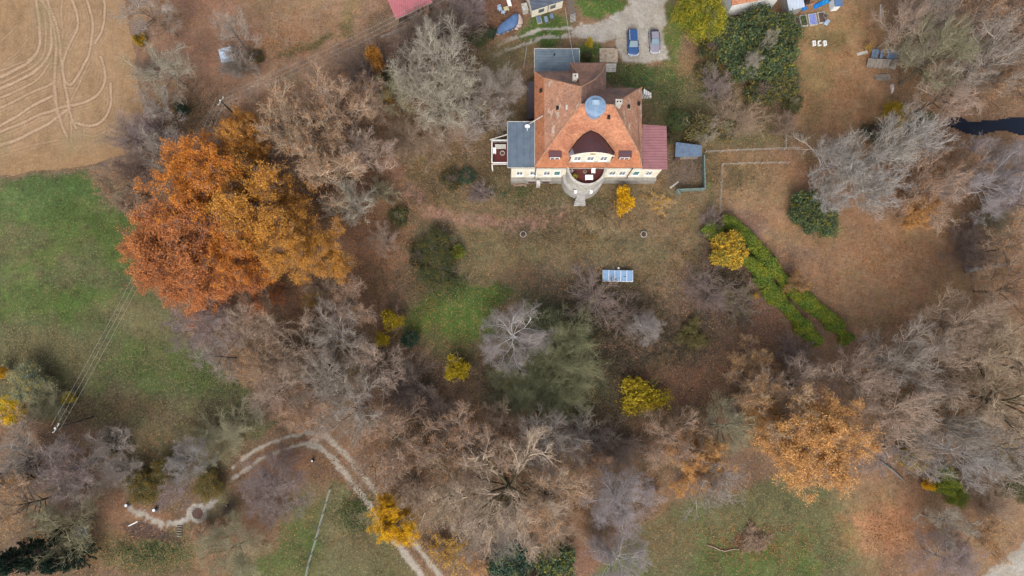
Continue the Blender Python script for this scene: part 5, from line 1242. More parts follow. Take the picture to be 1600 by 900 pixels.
def table(name, px_, py_, h_, w_, d_, lab, grp=None, z=None, rz=0, mat=None, cat='table'):
    c_ = g(px_, py_, h_); t = empty(name, (c_.x, c_.y, z), rz, lab, cat, grp)
    mb = MB(); mb.box(-w_/2, w_/2, -d_/2, d_/2, h_-z-.05, h_-z); mb.build('table_top', mat or M_WHITE, t, bevel=.01)
    for sx in (-1, 1):
        for sy in (-1, 1): mb = MB(); mb.box(sx*(w_/2-.08)-.03, sx*(w_/2-.08)+.03, sy*(d_/2-.08)-.03, sy*(d_/2-.08)+.03, 0, h_-z-.055); mb.build('leg', M_WHITE, t)
    return t
table('garden_table', 920.5,277,zt+.72,1.15,.75,'white rectangular table on the round red terrace', z=zt+.02)
def chair(px_, py_, z, rz, lab, grp, mat, s=1.0, cat='chair', ph=None):
    c_ = g(px_, py_, z+.4); t = empty('garden_chair', (c_.x, c_.y, z), R(rz), lab, cat, grp); s2 = s
    mb = MB(); mb.box(-.25*s, .25*s, -.25*s, .25*s, .4*s, .45*s); mb.build('seat', mat, t)
    mb = MB(); mb.box(-.25*s, .25*s, .2*s, .26*s, .46*s, .9*s); mb.build('backrest', mat, t)
    for sx in (-1, 1):
        for sy in (-1, 1): mb = MB(); mb.box(sx*.22*s-.025, sx*.22*s+.025, sy*.22*s-.025, sy*.22*s+.025, 0, .395*s); mb.build('leg', mat, t)
    return t
chair(927, 267.5, zt+.02, 0, 'white chair behind the white terrace table', None, M_WHITE, 1.15)
def pot(px_, py_, z, r_, hh, lab, mat, cat='planter', leaf=None, grp=None, nm='planter'):
    c_ = g(px_, py_, z+hh); t = empty(nm, (c_.x, c_.y, z), 0, lab, cat, grp); mb = MB(); k = 20
    prof = [(r_*.7,0),(r_*.95,hh*.8),(r_,hh),(r_*.8,hh),(r_*.75,hh*.75)]; vs = []
    for a, b in prof: vs += [(a*math.cos(j*math.tau/k), a*math.sin(j*math.tau/k), b) for j in range(k)]
    mb.add(vs, [(i*k+j, i*k+(j+1) % k, (i+1)*k+(j+1) % k, (i+1)*k+j) for i in range(4) for j in range(k)]+[tuple(range(k))]); mb.build('bowl', mat, t)
    mb = MB(); mb.cyl((0,0), r_*.76, hh*.74, hh*.78, k); mb.build('soil', M_BRN, t)
    if leaf:
        rng = np.random.default_rng(int(px_)); d = rng.normal(0, 1, (260, 3)); d /= np.linalg.norm(d, axis=1, keepdims=True); d[:, 2] = abs(d[:, 2])
        f = obj('plant', leaves('plant', rng, d*r_*.75*rng.random((260,1))**.5+np.array([0,0,hh*.8]), .07, M_LEAF), t); f.color = LC[leaf]
    return t
pot(899,275,zt+.02,.5,.4,'round brown planter with yellowing plant on the red terrace',M_BRN,leaf='olivey')
pot(914,268,zt+.02,.26,.3,'small pale pot behind the terrace table',M_PALEST,leaf='brown')
pot(893.5,267,zt+.02,.2,.25,'small white pot at the left end of the red terrace',M_WHITE)
# side balcony
zb = 3.6; P0 = g(769,222,zb); P1 = g(793,222,zb); P2 = g(769,257,zb); xw = xL-.02
mb = MB(); mb.box(P0.x, xw, P2.y, P0.y, zb-.2, zb); bal = vb(mb, 'balcony_floor', M_REDFL)
for a_, b_ in (((P0.x, P2.y),(P0.x, P0.y)),((P0.x, P0.y),(xw, P0.y)),((P0.x, P2.y),(xw, P2.y))):
    mb = MB(); mb.tube([(*a_, zb+1.0), (*b_, zb+1.0)], .09, 4); mb.tube([(*a_, zb+.12), (*b_, zb+.12)], .04, 4)
    L_ = math.hypot(b_[0]-a_[0], b_[1]-a_[1]); q_ = int(L_/.2)
    for i in range(q_+1): mb.box(a_[0]+(b_[0]-a_[0])*i/q_-.025, a_[0]+(b_[0]-a_[0])*i/q_+.025, a_[1]+(b_[1]-a_[1])*i/q_-.025, a_[1]+(b_[1]-a_[1])*i/q_+.025, zb, zb+.95)
    vb(mb, 'railing', M_WHITE, bal)
for yy in (P0.y, P2.y): mb = MB(); mb.box(P0.x-.1, P0.x+.1, yy-.1, yy+.1, 0, zb-.2); vb(mb, 'post', M_WHITE, bal)
mb = MB(); mb.tube([Vector((P0.x-.3, P0.y-.0, zb+1.2)), g(793,210,E-.4)], .10, 4); vb(mb, 'brace', M_PALEST, bal)
def bench(px_, py_, z, w_, d_, rz, lab, mat, cat='bench', nm='garden_bench'):
    c_ = g(px_, py_, z+.42); t = empty(nm, (c_.x, c_.y, z), R(rz), lab, cat)
    mb = MB(); mb.box(-w_/2, w_/2, -d_/2, d_/2, .3, .45); mb.build('seat', mat, t, bevel=.02)
    mb = MB(); mb.box(-w_/2, w_/2, d_/2-.1, d_/2, .46, .85); mb.build('backrest', mat, t, bevel=.02)
    for sx in (-1, 1): mb = MB(); mb.box(sx*(w_/2-.1)-.05, sx*(w_/2-.1)+.05, -d_/2, d_/2, 0, .295); mb.build('leg', mat, t)
    return t
bench(782,229.5,zb,1.7,.6,0,'grey white bench on the small red side balcony',M_PALEST)
table('side_table',772.5,235,zb+.7,.5,.95,'narrow white table on the side balcony', z=zb)
pot(785,239,zb,.38,.55,'round beige pot on the side balcony',M_PALEST)
# north side: paved slab with steps, side stairs, lean-to
mb = MB(); a_, b_ = g(937,97,.6), g(965,75,.6); mb.box(a_.x, b_.x, a_.y, b_.y, 0, .6); pl = mb.build('landing', M_LITSLAB); tag(pl, 'pale leaf strewn paved landing above the villa back steps', 'landing')
st_ = empty('garden_steps', (g(955,104,0).x, g(955,104,0).y, 0), 0, 'pale stone steps beside the villa tower', 'steps')
for q in range(5):
    a_, b_ = g(947,101.5+q*2.3,.5), g(963,99.3+q*2.3,.5); mb = MB(); mb.box(a_.x, b_.x, a_.y, b_.y-.02, 0, .55-.1*q); mb.build('step', M_PALEST, st_, off=st_.location)
st_ = empty('side_stairs', (g(1012,148,0).x, g(1012,148,0).y, 0), 0, 'white railed side stairs on the right wall of the villa', 'stairs')
for q in range(8):
    a_ = g(1005+q*2,149,1.5); mb = MB(); mb.box(a_.x, a_.x+.13, a_.y, a_.y+.8, 0, 2.2-.25*q); mb.build('step', M_WHITE if q % 2 == 0 else M_PALEST, st_, off=st_.location)
a_ = g(1004,153,2); b_ = g(1021,151,.4); mb = MB(); mb.tube([a_+Vector((0,0,.8)), b_+Vector((0,0,.8))], .04, 5); mb.build('railing', M_BRN, st_, off=st_.location)
lt = empty('lean_to', (g(829,150,0).x, g(829,150,0).y, 0), 0, 'narrow dark lean-to shed on the left wall of the villa', 'shed')
a_, b_ = g(823,186,2.2), g(836,128,2.2); mb = MB(); mb.prism([(a_.x,a_.y),(b_.x,a_.y),(b_.x,b_.y),(a_.x,b_.y)], [2.0,2.6,2.6,2.0], [2.1,2.7,2.7,2.1]); mb.build('roof', simple('purple_brown_felt', alb(82,66,66), var=.2, c2=alb(70,74,88)), lt, off=lt.location)
mb = MB(); mb.box(a_.x+.15, b_.x, a_.y+.1, b_.y-.1, 0, 1.98); mb.build('wall', M_BRN, lt, off=lt.location)
# ================================================================ OTHER BUILDINGS
def shed(name, quad, he, hr, lab, cat, roof_m, wall_m, mono=True, inset=.15, group=None, th=.1, rise=None):
    """quad: four roof corners in photo px (front-left, front-right, back-right, back-left), eave he, back or ridge hr"""
    hs_ = [he, he, hr, hr] if mono else [he]*4
    P = [G(a, b, h) for (a, b), h in zip(quad, hs_)]; c = sum((Vector((q.x, q.y, 0)) for q in P), Vector())/4
    t = empty(name, c, 0, lab, cat, group); L = [q-c for q in P]
    mb = MB()
    if mono: mb.prism([(q.x, q.y) for q in L], [h-th for h in hs_], hs_)
    else:
        m1 = (L[0]+L[3])/2; m2 = (L[1]+L[2])/2; m1.z = m2.z = hr
        lo = [q-Vector((0,0,th)) for q in L]; v = L+[m1, m2]+lo+[m1-Vector((0,0,th)), m2-Vector((0,0,th))]
        mb.add(v, [(0,1,5,4),(2,3,4,5),(6,10,11,7),(8,11,10,9),(0,6,7,1),(2,8,9,3),(0,4,10,6),(4,3,9,10),(1,7,11,5),(5,11,8,2)])
    r = mb.build('roof', roof_m, t)
    mb = MB(); cen = sum(L, Vector())/4; W = [Vector((cen.x+(q.x-cen.x)*(1-inset*2/max((q-cen).length, .5)), cen.y+(q.y-cen.y)*(1-inset*2/max((q-cen).length, .5)), 0)) for q in L]
    mb.prism([(q.x, q.y) for q in W], 0, [h-th-.03 for h in hs_] if mono else he-th-.02); mb.build('wall', wall_m, t)
    return t, W, L
t, W, L = shed('cottage', [(831,16.5),(882,0),(862,-66),(809,-50)], 2.7, 5.0, 'small cream cottage with dark slate roof at the top edge', 'house', M_SLATE, M_CREAM, mono=False, inset=.12)
d_ = (W[1]-W[0]); d_.z = 0; Lw = d_.length; d_.normalize(); nrm = Vector((d_.y, -d_.x, 0))
for f_, w_ in ((.30,.95),(.68,.9)):
    c_ = W[0]+d_*Lw*f_; mb = MB()
    a = c_-d_*w_/2; b = c_+d_*w_/2
    mb.prism([((a+nrm*.08).x, (a+nrm*.08).y), ((b+nrm*.08).x, (b+nrm*.08).y), ((b-nrm*.02).x, (b-nrm*.02).y), ((a-nrm*.02).x, (a-nrm*.02).y)], .9, 1.9); wn = mb.build('window', M_WOOD, t)
    mb = MB(); a = c_-d_*(w_/2-.1); b = c_+d_*(w_/2-.1)
    mb.prism([((a+nrm*.1).x, (a+nrm*.1).y), ((b+nrm*.1).x, (b+nrm*.1).y), ((b+nrm*.082).x, (b+nrm*.082).y), ((a+nrm*.082).x, (a+nrm*.082).y)], 1.0, 1.8); mb.build('pane', M_GLASS, wn)
c_ = W[0]+d_*Lw*.52+nrm*.06; mb = MB(); mb.tube([(c_.x, c_.y, 0), (c_.x, c_.y, 2.55)], .05, 6); mb.build('downpipe', M_BRN, t)
mb = MB(); a_ = G(820,10,1.4)-t.location; mb.box(a_.x-.45, a_.x+.45, a_.y-.6, a_.y+.6, 0, 1.4, rz=.3, c=(a_.x, a_.y)); mb.build('meter_cabinet', M_PALEST, t)
t, W, L = shed('barn', [(618,29.5),(676,3.5),(650,-58),(593,-32)], 3.0, 4.2, 'barn with faded pink red sheet metal roof at the top edge', 'barn', M_PINK, M_BRN, inset=.35)
mb = MB(); mb.tube([L[0]+Vector((.0,-.08,-.06)), L[1]+Vector((0,-.08,-.06))], .08, 6); mb.build('gutter', M_WOOD, t)
t, W, L = shed('farmhouse', [(1143,8.5),(1228,-8),(1216,-70),(1131,-54)], 4.6, 7.5, 'white house with orange tiled roof cut by the top edge', 'house', T_OR, M_WHITE, mono=False, inset=.3)
t, W, L = shed('annex', [(1233,17),(1257.5,10.5),(1252,-20),(1227,-14)], 2.4, 2.7, 'annex with pale blue corrugated roof beside the holly thicket', 'annex', seamed('pale_blue_sheet', alb(204,216,230), True, .5, .45, .03, c2=alb(188,200,216), blot=.1), M_CONC, inset=.1)
t, W, L = shed('garden_shed', [(1055,245),(1097,244),(1096,227),(1056,222)], 2.0, 2.4, 'small shed with blue grey felt roof right of the maroon wing', 'shed', M_SHEDB, M_WOOD, inset=.2)
mb = MB(); mb.box(L[0].x+.1, L[0].x+.9, L[0].y-.12, L[0].y-.03, 0, 1.7); mb.build('door', M_BRN, t)
t, W, L = shed('tool_cabin', [(1305,10),(1317,9),(1315,-8),(1303,-7)], 1.9, 2.1, 'little cabin with blue tarpaulin roof at the top edge', 'shed', M_TARP, M_WHITE, inset=.1)
t, W, L = shed('tarpaulin_hut', [(346,99),(364,94.5),(360,72),(341,77.5)], 1.8, 2.0, 'small hut under a pale blue white tarpaulin among bare trees', 'hut', M_LTARP, M_WOOD, inset=.15, th=.25)
# collapsed hut
hc = G(1376,95,0); t = empty('collapsed_hut', hc, R(-3), 'collapsed dark wooden hut with broken plank roof beside the right wood', 'hut')
pr = random.Random(8)
mb = MB()
for k in range(15):
    x = -1.9+k*.27; z = 1.15+pr.uniform(-.08, .08)
    if k in (4, 7, 8): continue
    mb.prism([(x, .1), (x+.24, .1), (x+.24+pr.uniform(-.05,.05), 1.35), (x+pr.uniform(-.05,.05), 1.35)], [z-.5, z-.5, z, z], [z-.44, z-.44, z+.06, z+.06])
mb.build('upper_roof', M_SHEDB, t)
mb = MB()
for k in range(17):
    x = -2.4+k*.28; q = pr.uniform(-.1, .1)
    mb.prism([(x, -1.3+q), (x+.25, -1.3+q), (x+.25, -.05), (x, -.05)], [.05, .05, .75, .75], [.12, .12, .82, .82])
mb.build('lower_roof', M_WOOD, t)
mb = MB(); mb.box(-1.9, 2.0, -.0, .09, 0, .72); mb.build('wall', M_DARK, t)
mb = MB(); mb.box(-1.6, -1.1, -.05, -.01, .62, .72); mb.build('white_scrap', M_WHITE, t)
for x in (-1.8, 1.9): mb = MB(); mb.box(x-.06, x+.06, 1.15, 1.27, 0, 1.0); mb.build('post', M_WOOD, t)
def plank(px0, py0, px1, py1, w_, z, lab, mat, h=.05, cat='plank', nm='plank', z1=None):
    a, b = G(px0, py0, z), G(px1, py1, z if z1 is None else z1); c = (a+b)/2; o = empty(nm, c, math.atan2(b.y-a.y, b.x-a.x)) if False else None
    L_ = (b-a).length; mb = MB(); mb.box(-L_/2, L_/2, -w_/2, w_/2, 0, h); ob = mb.build(nm, mat); ob.location = (c.x, c.y, min(a.z, b.z)); ob.rotation_euler = (0, -math.atan2(b.z-a.z, math.hypot(b.x-a.x, b.y-a.y)), math.atan2(b.y-a.y, b.x-a.x))
    return tag(ob, lab, cat)
plank(1339,85,1356,81,.5,.02,'broad grey board lying at the corner of the collapsed hut',M_PALEST)
plank(1047,294,1060,284,.28,.02,'loose pale board on the gravel patch inside the green fence',M_PALEST)
plank(201,822,215,815,.15,.02,'white board lying at the top of the dark dug bank',M_WHITE)
plank(775,53.5,800,46,.28,.02,'pale kerb board along the lower side of the pool',M_PALEST, .12, 'board', 'board')
plank(1376,7,1376,30,.22,.05,'pale upright board leaning in the twigs at the right wood',M_PALEST)
# timber stack
t = empty('timber_stack', G(1379,121,0), R(2), 'low stack of grey beams below the collapsed hut', 'timber')
for k in range(6): mb = MB(); x = pr.uniform(-.15,.15); mb.box(-1.3+x, 1.3+x, -.5+k*.17, -.38+k*.17, 0, .1+.06*(k % 2), rz=pr.uniform(-.06,.06)); mb.build('beam', M_WOOD, t)
def rock(px_, py_, rx, ry, h, lab, mat, cat='rock', nm='rock', seed=1, group=None, rz=0):
    rng = np.random.default_rng(seed); bm = bmesh.new(); bmesh.ops.create_icosphere(bm, subdivisions=2, radius=1)
    for v in bm.verts:
        k = 1+.18*math.sin(v.co.x*4+seed)+.15*math.sin(v.co.y*5+seed*2)+rng.uniform(-.06,.06); v.co = Vector((v.co.x*rx*k, v.co.y*ry*k, max(v.co.z, -.3)*h*k+h*.25))
    me = bpy.data.meshes.new(nm); bm.to_mesh(me); bm.free(); me.materials.append(mat); o = obj(nm, me); c = G(px_, py_, 0); o.location = c; o.rotation_euler = (0,0,R(rz)); return tag(o, lab, cat, group)
rock(127,832,.9,.95,.8,'pale blue grey boulder under the olive grey tree',simple('bluish_rock', alb(168,174,186), var=.2, scale=1.5, c2=alb(120,124,134)),seed=4)
rock(1393,138,.35,.8,.5,'white and brown boulder at the lower right of the leafy lawn',simple('white_rock', alb(214,200,192), var=.3, scale=1.2, c2=alb(120,96,82)),seed=9)
# ---- pool with cover and stone rim
pp = [(776,50),(777,44),(783,36),(792,30),(801,23),(807,20),(810,24),(809,33),(806,40),(800,44),(790,48),(781,52)]
P = [G(a, b, .75) for a, b in pp]; c = sum(P, Vector())/len(P); c.z = 0; t = empty('garden_pool', c, 0, 'oval garden pool under a wrinkled blue tarpaulin', 'pool')
pts = [(q.x-c.x, q.y-c.y) for q in P]
mb = MB(); mb.prism(pts, 0, .6); mb.build('basin', M_SHEDB, t)
bm = bmesh.new(); n = 36; rng = random.Random(3)
vc = [bm.verts.new((0, 0, .98))]; rings = []
for r_ in (.35, .62, .82, .97, 1.04):
    ring = []
    for x, y in pts: ring.append(bm.verts.new((x*r_, y*r_, .98-.28*r_**3+rng.uniform(-.035, .035) if r_ < 1 else .45)))
    rings.append(ring)
k = len(pts)
for j in range(k): bm.faces.new((vc[0], rings[0][j], rings[0][(j+1) % k]))
for a, b in zip(rings, rings[1:]):
    for j in range(k): bm.faces.new((a[j], b[j], b[(j+1) % k], a[(j+1) % k]))
bmesh.ops.recalc_face_normals(bm, faces=bm.faces); me = bpy.data.meshes.new('cover'); bm.to_mesh(me); bm.free(); me.materials.append(M_TARP); obj('cover', me, t)
STONE_L = ['pinkish stone at the top end of the pool rim','second pinkish stone down the right side of the pool rim','third pinkish stone down the right side of the pool rim','pinkish stone at the lower right bend of the pool rim','small pinkish stone just past the lower right bend of the pool','rightmost pinkish stone on the lower side of the pool','middle pinkish stone on the lower side of the pool','last large pinkish stone on the lower side of the pool','small pinkish stone at the lower left tip of the pool']
for k_, (a, b, s_) in enumerate(((811,26,.42),(812.5,31,.5),(812,36,.5),(810,41,.45),(807,45,.3),(799,44,.42),(793,47,.45),(787,50,.4),(780,53,.28))):
    rock(a, b, s_, s_*.85, .35, STONE_L[k_], M_PINKST, 'stone', 'edge_stone', seed=20+k_, group='stones round the pool')
chair(781,14,0,30,'pale blue garden chair above the covered pool',None,M_BLUEP,1.3)
chair(786,19,0,80,'pale blue chair nearest to the covered pool',None,M_BLUEP,1.1)
table('garden_table',791,13,.7,.8,.7,'yellowish table between the pool and the top edge',z=0,rz=R(20),mat=simple('yellowed_plastic', alb(206,196,150), var=.1))
bench(795,2,0,.6,1.6,15,'white lounger at the top edge left of the cottage',M_WHITE,'lounger','sun_lounger')
def cold_frame(px_, py_, w_, d_, h_, rz, lab, mat, n=1, grp=None, fr=None, z=None):
    c = G(px_, py_, h_); t = empty('cold_frame', (c.x, c.y, 0), R(rz), lab, 'cold frame', grp); mb = MB(); f = .07
    mb.box(-w_/2, w_/2, -d_/2, -d_/2+f, 0, h_); mb.box(-w_/2, w_/2, d_/2-f, d_/2, 0, h_+.12); mb.box(-w_/2, -w_/2+f, -d_/2+f, d_/2-f, 0, h_); mb.box(w_/2-f, w_/2, -d_/2+f, d_/2-f, 0, h_); mb.build('frame', fr or M_WHITE, t)
    for k in range(n):
        a = -w_/2+.02+k*(w_-.04)/n; b = a+(w_-.04)/n-.07
        mb = MB(); mb.prism([(a, -d_/2+.03), (b, -d_/2+.03), (b, d_/2-.03), (a, d_/2-.03)], [h_+.01]*2+[h_+.13]*2, [h_+.04]*2+[h_+.16]*2); mb.build('panel', mat, t)
    for k in range(1, n):
        a = -w_/2+k*(w_-.04)/n-.045; mb = MB(); mb.prism([(a, -d_/2), (a+.06, -d_/2), (a+.06, d_/2), (a, d_/2)], [h_+.0]*2+[h_+.12]*2, [h_+.06]*2+[h_+.18]*2); mb.build('glazing_bar', M_WHITE, t)
    return t
cold_frame(965.5,431,4.75,1.75,.7,-1,'long cold frame with five milky blue panels on the lawn',M_SOLAR,5)
for a, b in ((947,436),(960,438),(974,437),(955,424)): pass
cold_frame(842.5,30.5,.75,1.15,.35,14,'left cold frame with wooden rim at the cottage wall',M_SHEDB,1,'cold frames at the cottage wall',M_PALEST)
cold_frame(853.5,30,.65,1.0,.3,14,'middle cold frame at the cottage wall',simple('dull_glass', alb(130,150,166), rough=.3),1,'cold frames at the cottage wall',M_SHEDB)
cold_frame(862.5,25,.6,.8,.3,14,'right and smallest cold frame at the cottage wall',simple('dull_glass_dark', alb(112,134,158), rough=.3),1,'cold frames at the cottage wall',M_SHEDB)
b_ = G(966.5,419,.3); mb = MB(); mb.cyl((0,0), .13, 0, .3, 14, r1=.17); o = mb.build('bucket', M_WHITE); o.location = (b_.x, b_.y, 0); tag(o, 'tiny white bucket just above the long cold frame', 'bucket')
# concrete rings on the lawn
for px_, lab in ((817.5,'left round concrete planter on the garden lawn'),(1006,'right round concrete planter on the garden lawn')):
    pot(px_,366,0,.52,.45,lab,M_CONC,leaf='brown',grp='round planters on the lawn')
# raised beds
def bed(px_, py_, w_, d_, rz, lab, fill, hoop=False, grp='raised beds'):
    c = G(px_, py_, .35); t = empty('raised_bed', (c.x, c.y, 0), R(rz), lab, 'raised bed', grp); f = .12
    mb = MB(); mb.box(-w_/2, w_/2, -d_/2, -d_/2+f, 0, .38); mb.box(-w_/2, w_/2, d_/2-f, d_/2, 0, .38); mb.box(-w_/2, -w_/2+f, -d_/2+f, d_/2-f, 0, .38); mb.box(w_/2-f, w_/2, -d_/2+f, d_/2-f, 0, .38); mb.build('frame', M_PALEST, t)
    mb = MB(); mb.box(-w_/2+f, w_/2-f, -d_/2+f, d_/2-f, 0, .3); mb.build('soil', M_BRN if fill != 'blue' else simple('blue_net', alb(96,112,190), var=.5, scale=8, c2=alb(180,186,220)), t)
    if fill == 'green':
        rng = np.random.default_rng(int(px_)); Q = rng.uniform(-.5, .5, (500, 3))*np.array([w_*.8, d_*.8, .3])+np.array([0,0,.4]); o = obj('plants', leaves('plants', rng, Q, .07, M_EVER), t); o.color = lc(88,112,84)
    return t
bed(1247,34,.9,1.8,8,'raised bed partly hidden beside the holly thicket','soil'); bed(1256,32,1.15,1.9,8,'raised bed with green plants beside the annex','green'); bed(1270,30,1.35,1.95,8,'raised bed with blue netting','blue'); bed(1284,27,1.2,1.9,8,'rightmost raised bed with bare soil','soil')
pot(1290,24,0,.4,.5,'grey green tub beside the rightmost raised bed',M_GREENW,'tub',nm='tub')
chair(1290.5,37,0,-30,'pale blue chair at the corner of the rightmost raised bed',None,M_BLUEP,1.25)
for px_, s_ in ((1272.5,'leftmost'),(1281,'middle'),(1289.5,'rightmost')):
    c = G(px_,67,.4); t = empty('stool', (c.x, c.y, 0), R(5), s_+' of the three small white stools on the leafy lawn', 'stool', 'three white stools'); 
    mb = MB(); mb.box(-.26,-.14,-.4,.4,0,.42); mb.build('side', M_WHITE, t); mb = MB(); mb.box(-.14,.24,.3,.4,0,.4); mb.box(-.14,.24,-.4,-.3,0,.4); mb.build('leg', M_WHITE, t)
    if s_ != 'middle': mb = MB(); mb.box(.14,.24,-.3,.3,0,.42); mb.build('side', M_WHITE, t); mb = MB(); mb.box(-.14,.14,-.3,.3,.2,.24); mb.build('seat', M_PALEST, t)
def tarp(px_, py_, w_, d_, h_, rz, lab, mat, seed):
    rng = random.Random(seed); bm = bmesh.new(); n = 9; V = {}
    for i in range(n):
        for j in range(n):
            u, v = i/(n-1)*2-1, j/(n-1)*2-1; e = max(abs(u), abs(v)); V[i,j] = bm.verts.new((u*w_/2*(1+rng.uniform(-.08,.08)), v*d_/2*(1+rng.uniform(-.08,.08)), (h_*(1-e**3)*rng.uniform(.7,1.1)+.02)))
    for i in range(n-1):
        for j in range(n-1): bm.faces.new((V[i,j], V[i+1,j], V[i+1,j+1], V[i,j+1]))
    bnd = [v for v in bm.verts if any(len(e.link_faces) == 1 for e in v.link_edges)]
    me = bpy.data.meshes.new('tarpaulin'); bm.to_mesh(me); bm.free(); me.materials.append(mat); o = obj('tarpaulin', me); c = G(px_, py_, h_*.5); o.location = (c.x, c.y, 0); o.rotation_euler = (0,0,R(rz)); return tag(o, lab, 'tarpaulin', 'crumpled blue tarpaulins')
tarp(1257,12,1.0,.7,.4,20,'small bright blue tarpaulin right beside the annex',M_BRIGHTB,1)
tarp(1279,7,1.7,.8,.5,25,'bright blue tarpaulin in the middle of the clutter by the annex',M_BRIGHTB,2)
tarp(1290,2,1.6,.8,.6,20,'bright blue tarpaulin at the right end of the clutter',simple('turquoise_tarpaulin', alb(40,150,206), var=.3, scale=4, c2=alb(30,110,190)),3)
tarp(1269,6,1.3,.5,.3,20,'tan crumpled sheet between the blue tarpaulins',simple('tan_sheet', alb(176,132,104), var=.2, scale=3),4)
tarp(1262,2,1.0,.7,.8,0,'dark crumpled sheet at the top edge next to the annex',simple('dark_sheet', alb(66,56,58), var=.2, scale=3),6)
# ---- concrete garden path with steps beside the cottage
t = empty('path_stairs', G(893,20,0), 0, 'dark concrete stairway leading down beside the cottage', 'stairs'); o0 = t.location.copy()
a = [G(884,-8), G(893,-8), G(901,32), G(892,34)]; mb = MB(); mb.prism([(q.x-o0.x, q.y-o0.y) for q in (a[3], a[2], a[1], a[0])], 0, .03); mb.build('paving', simple('damp_concrete', alb(118,108,100), var=.2, scale=2, c2=alb(96,84,78)), t)
for k in range(6):
    a, b = G(891,23+k*2.2,.1)-o0, G(899.5,21+k*2.2,.1)-o0; mb = MB(); mb.tube([(a.x, a.y, .06), (b.x, b.y, .06)], .07, 4); mb.build('step_edge', M_CONC, t)
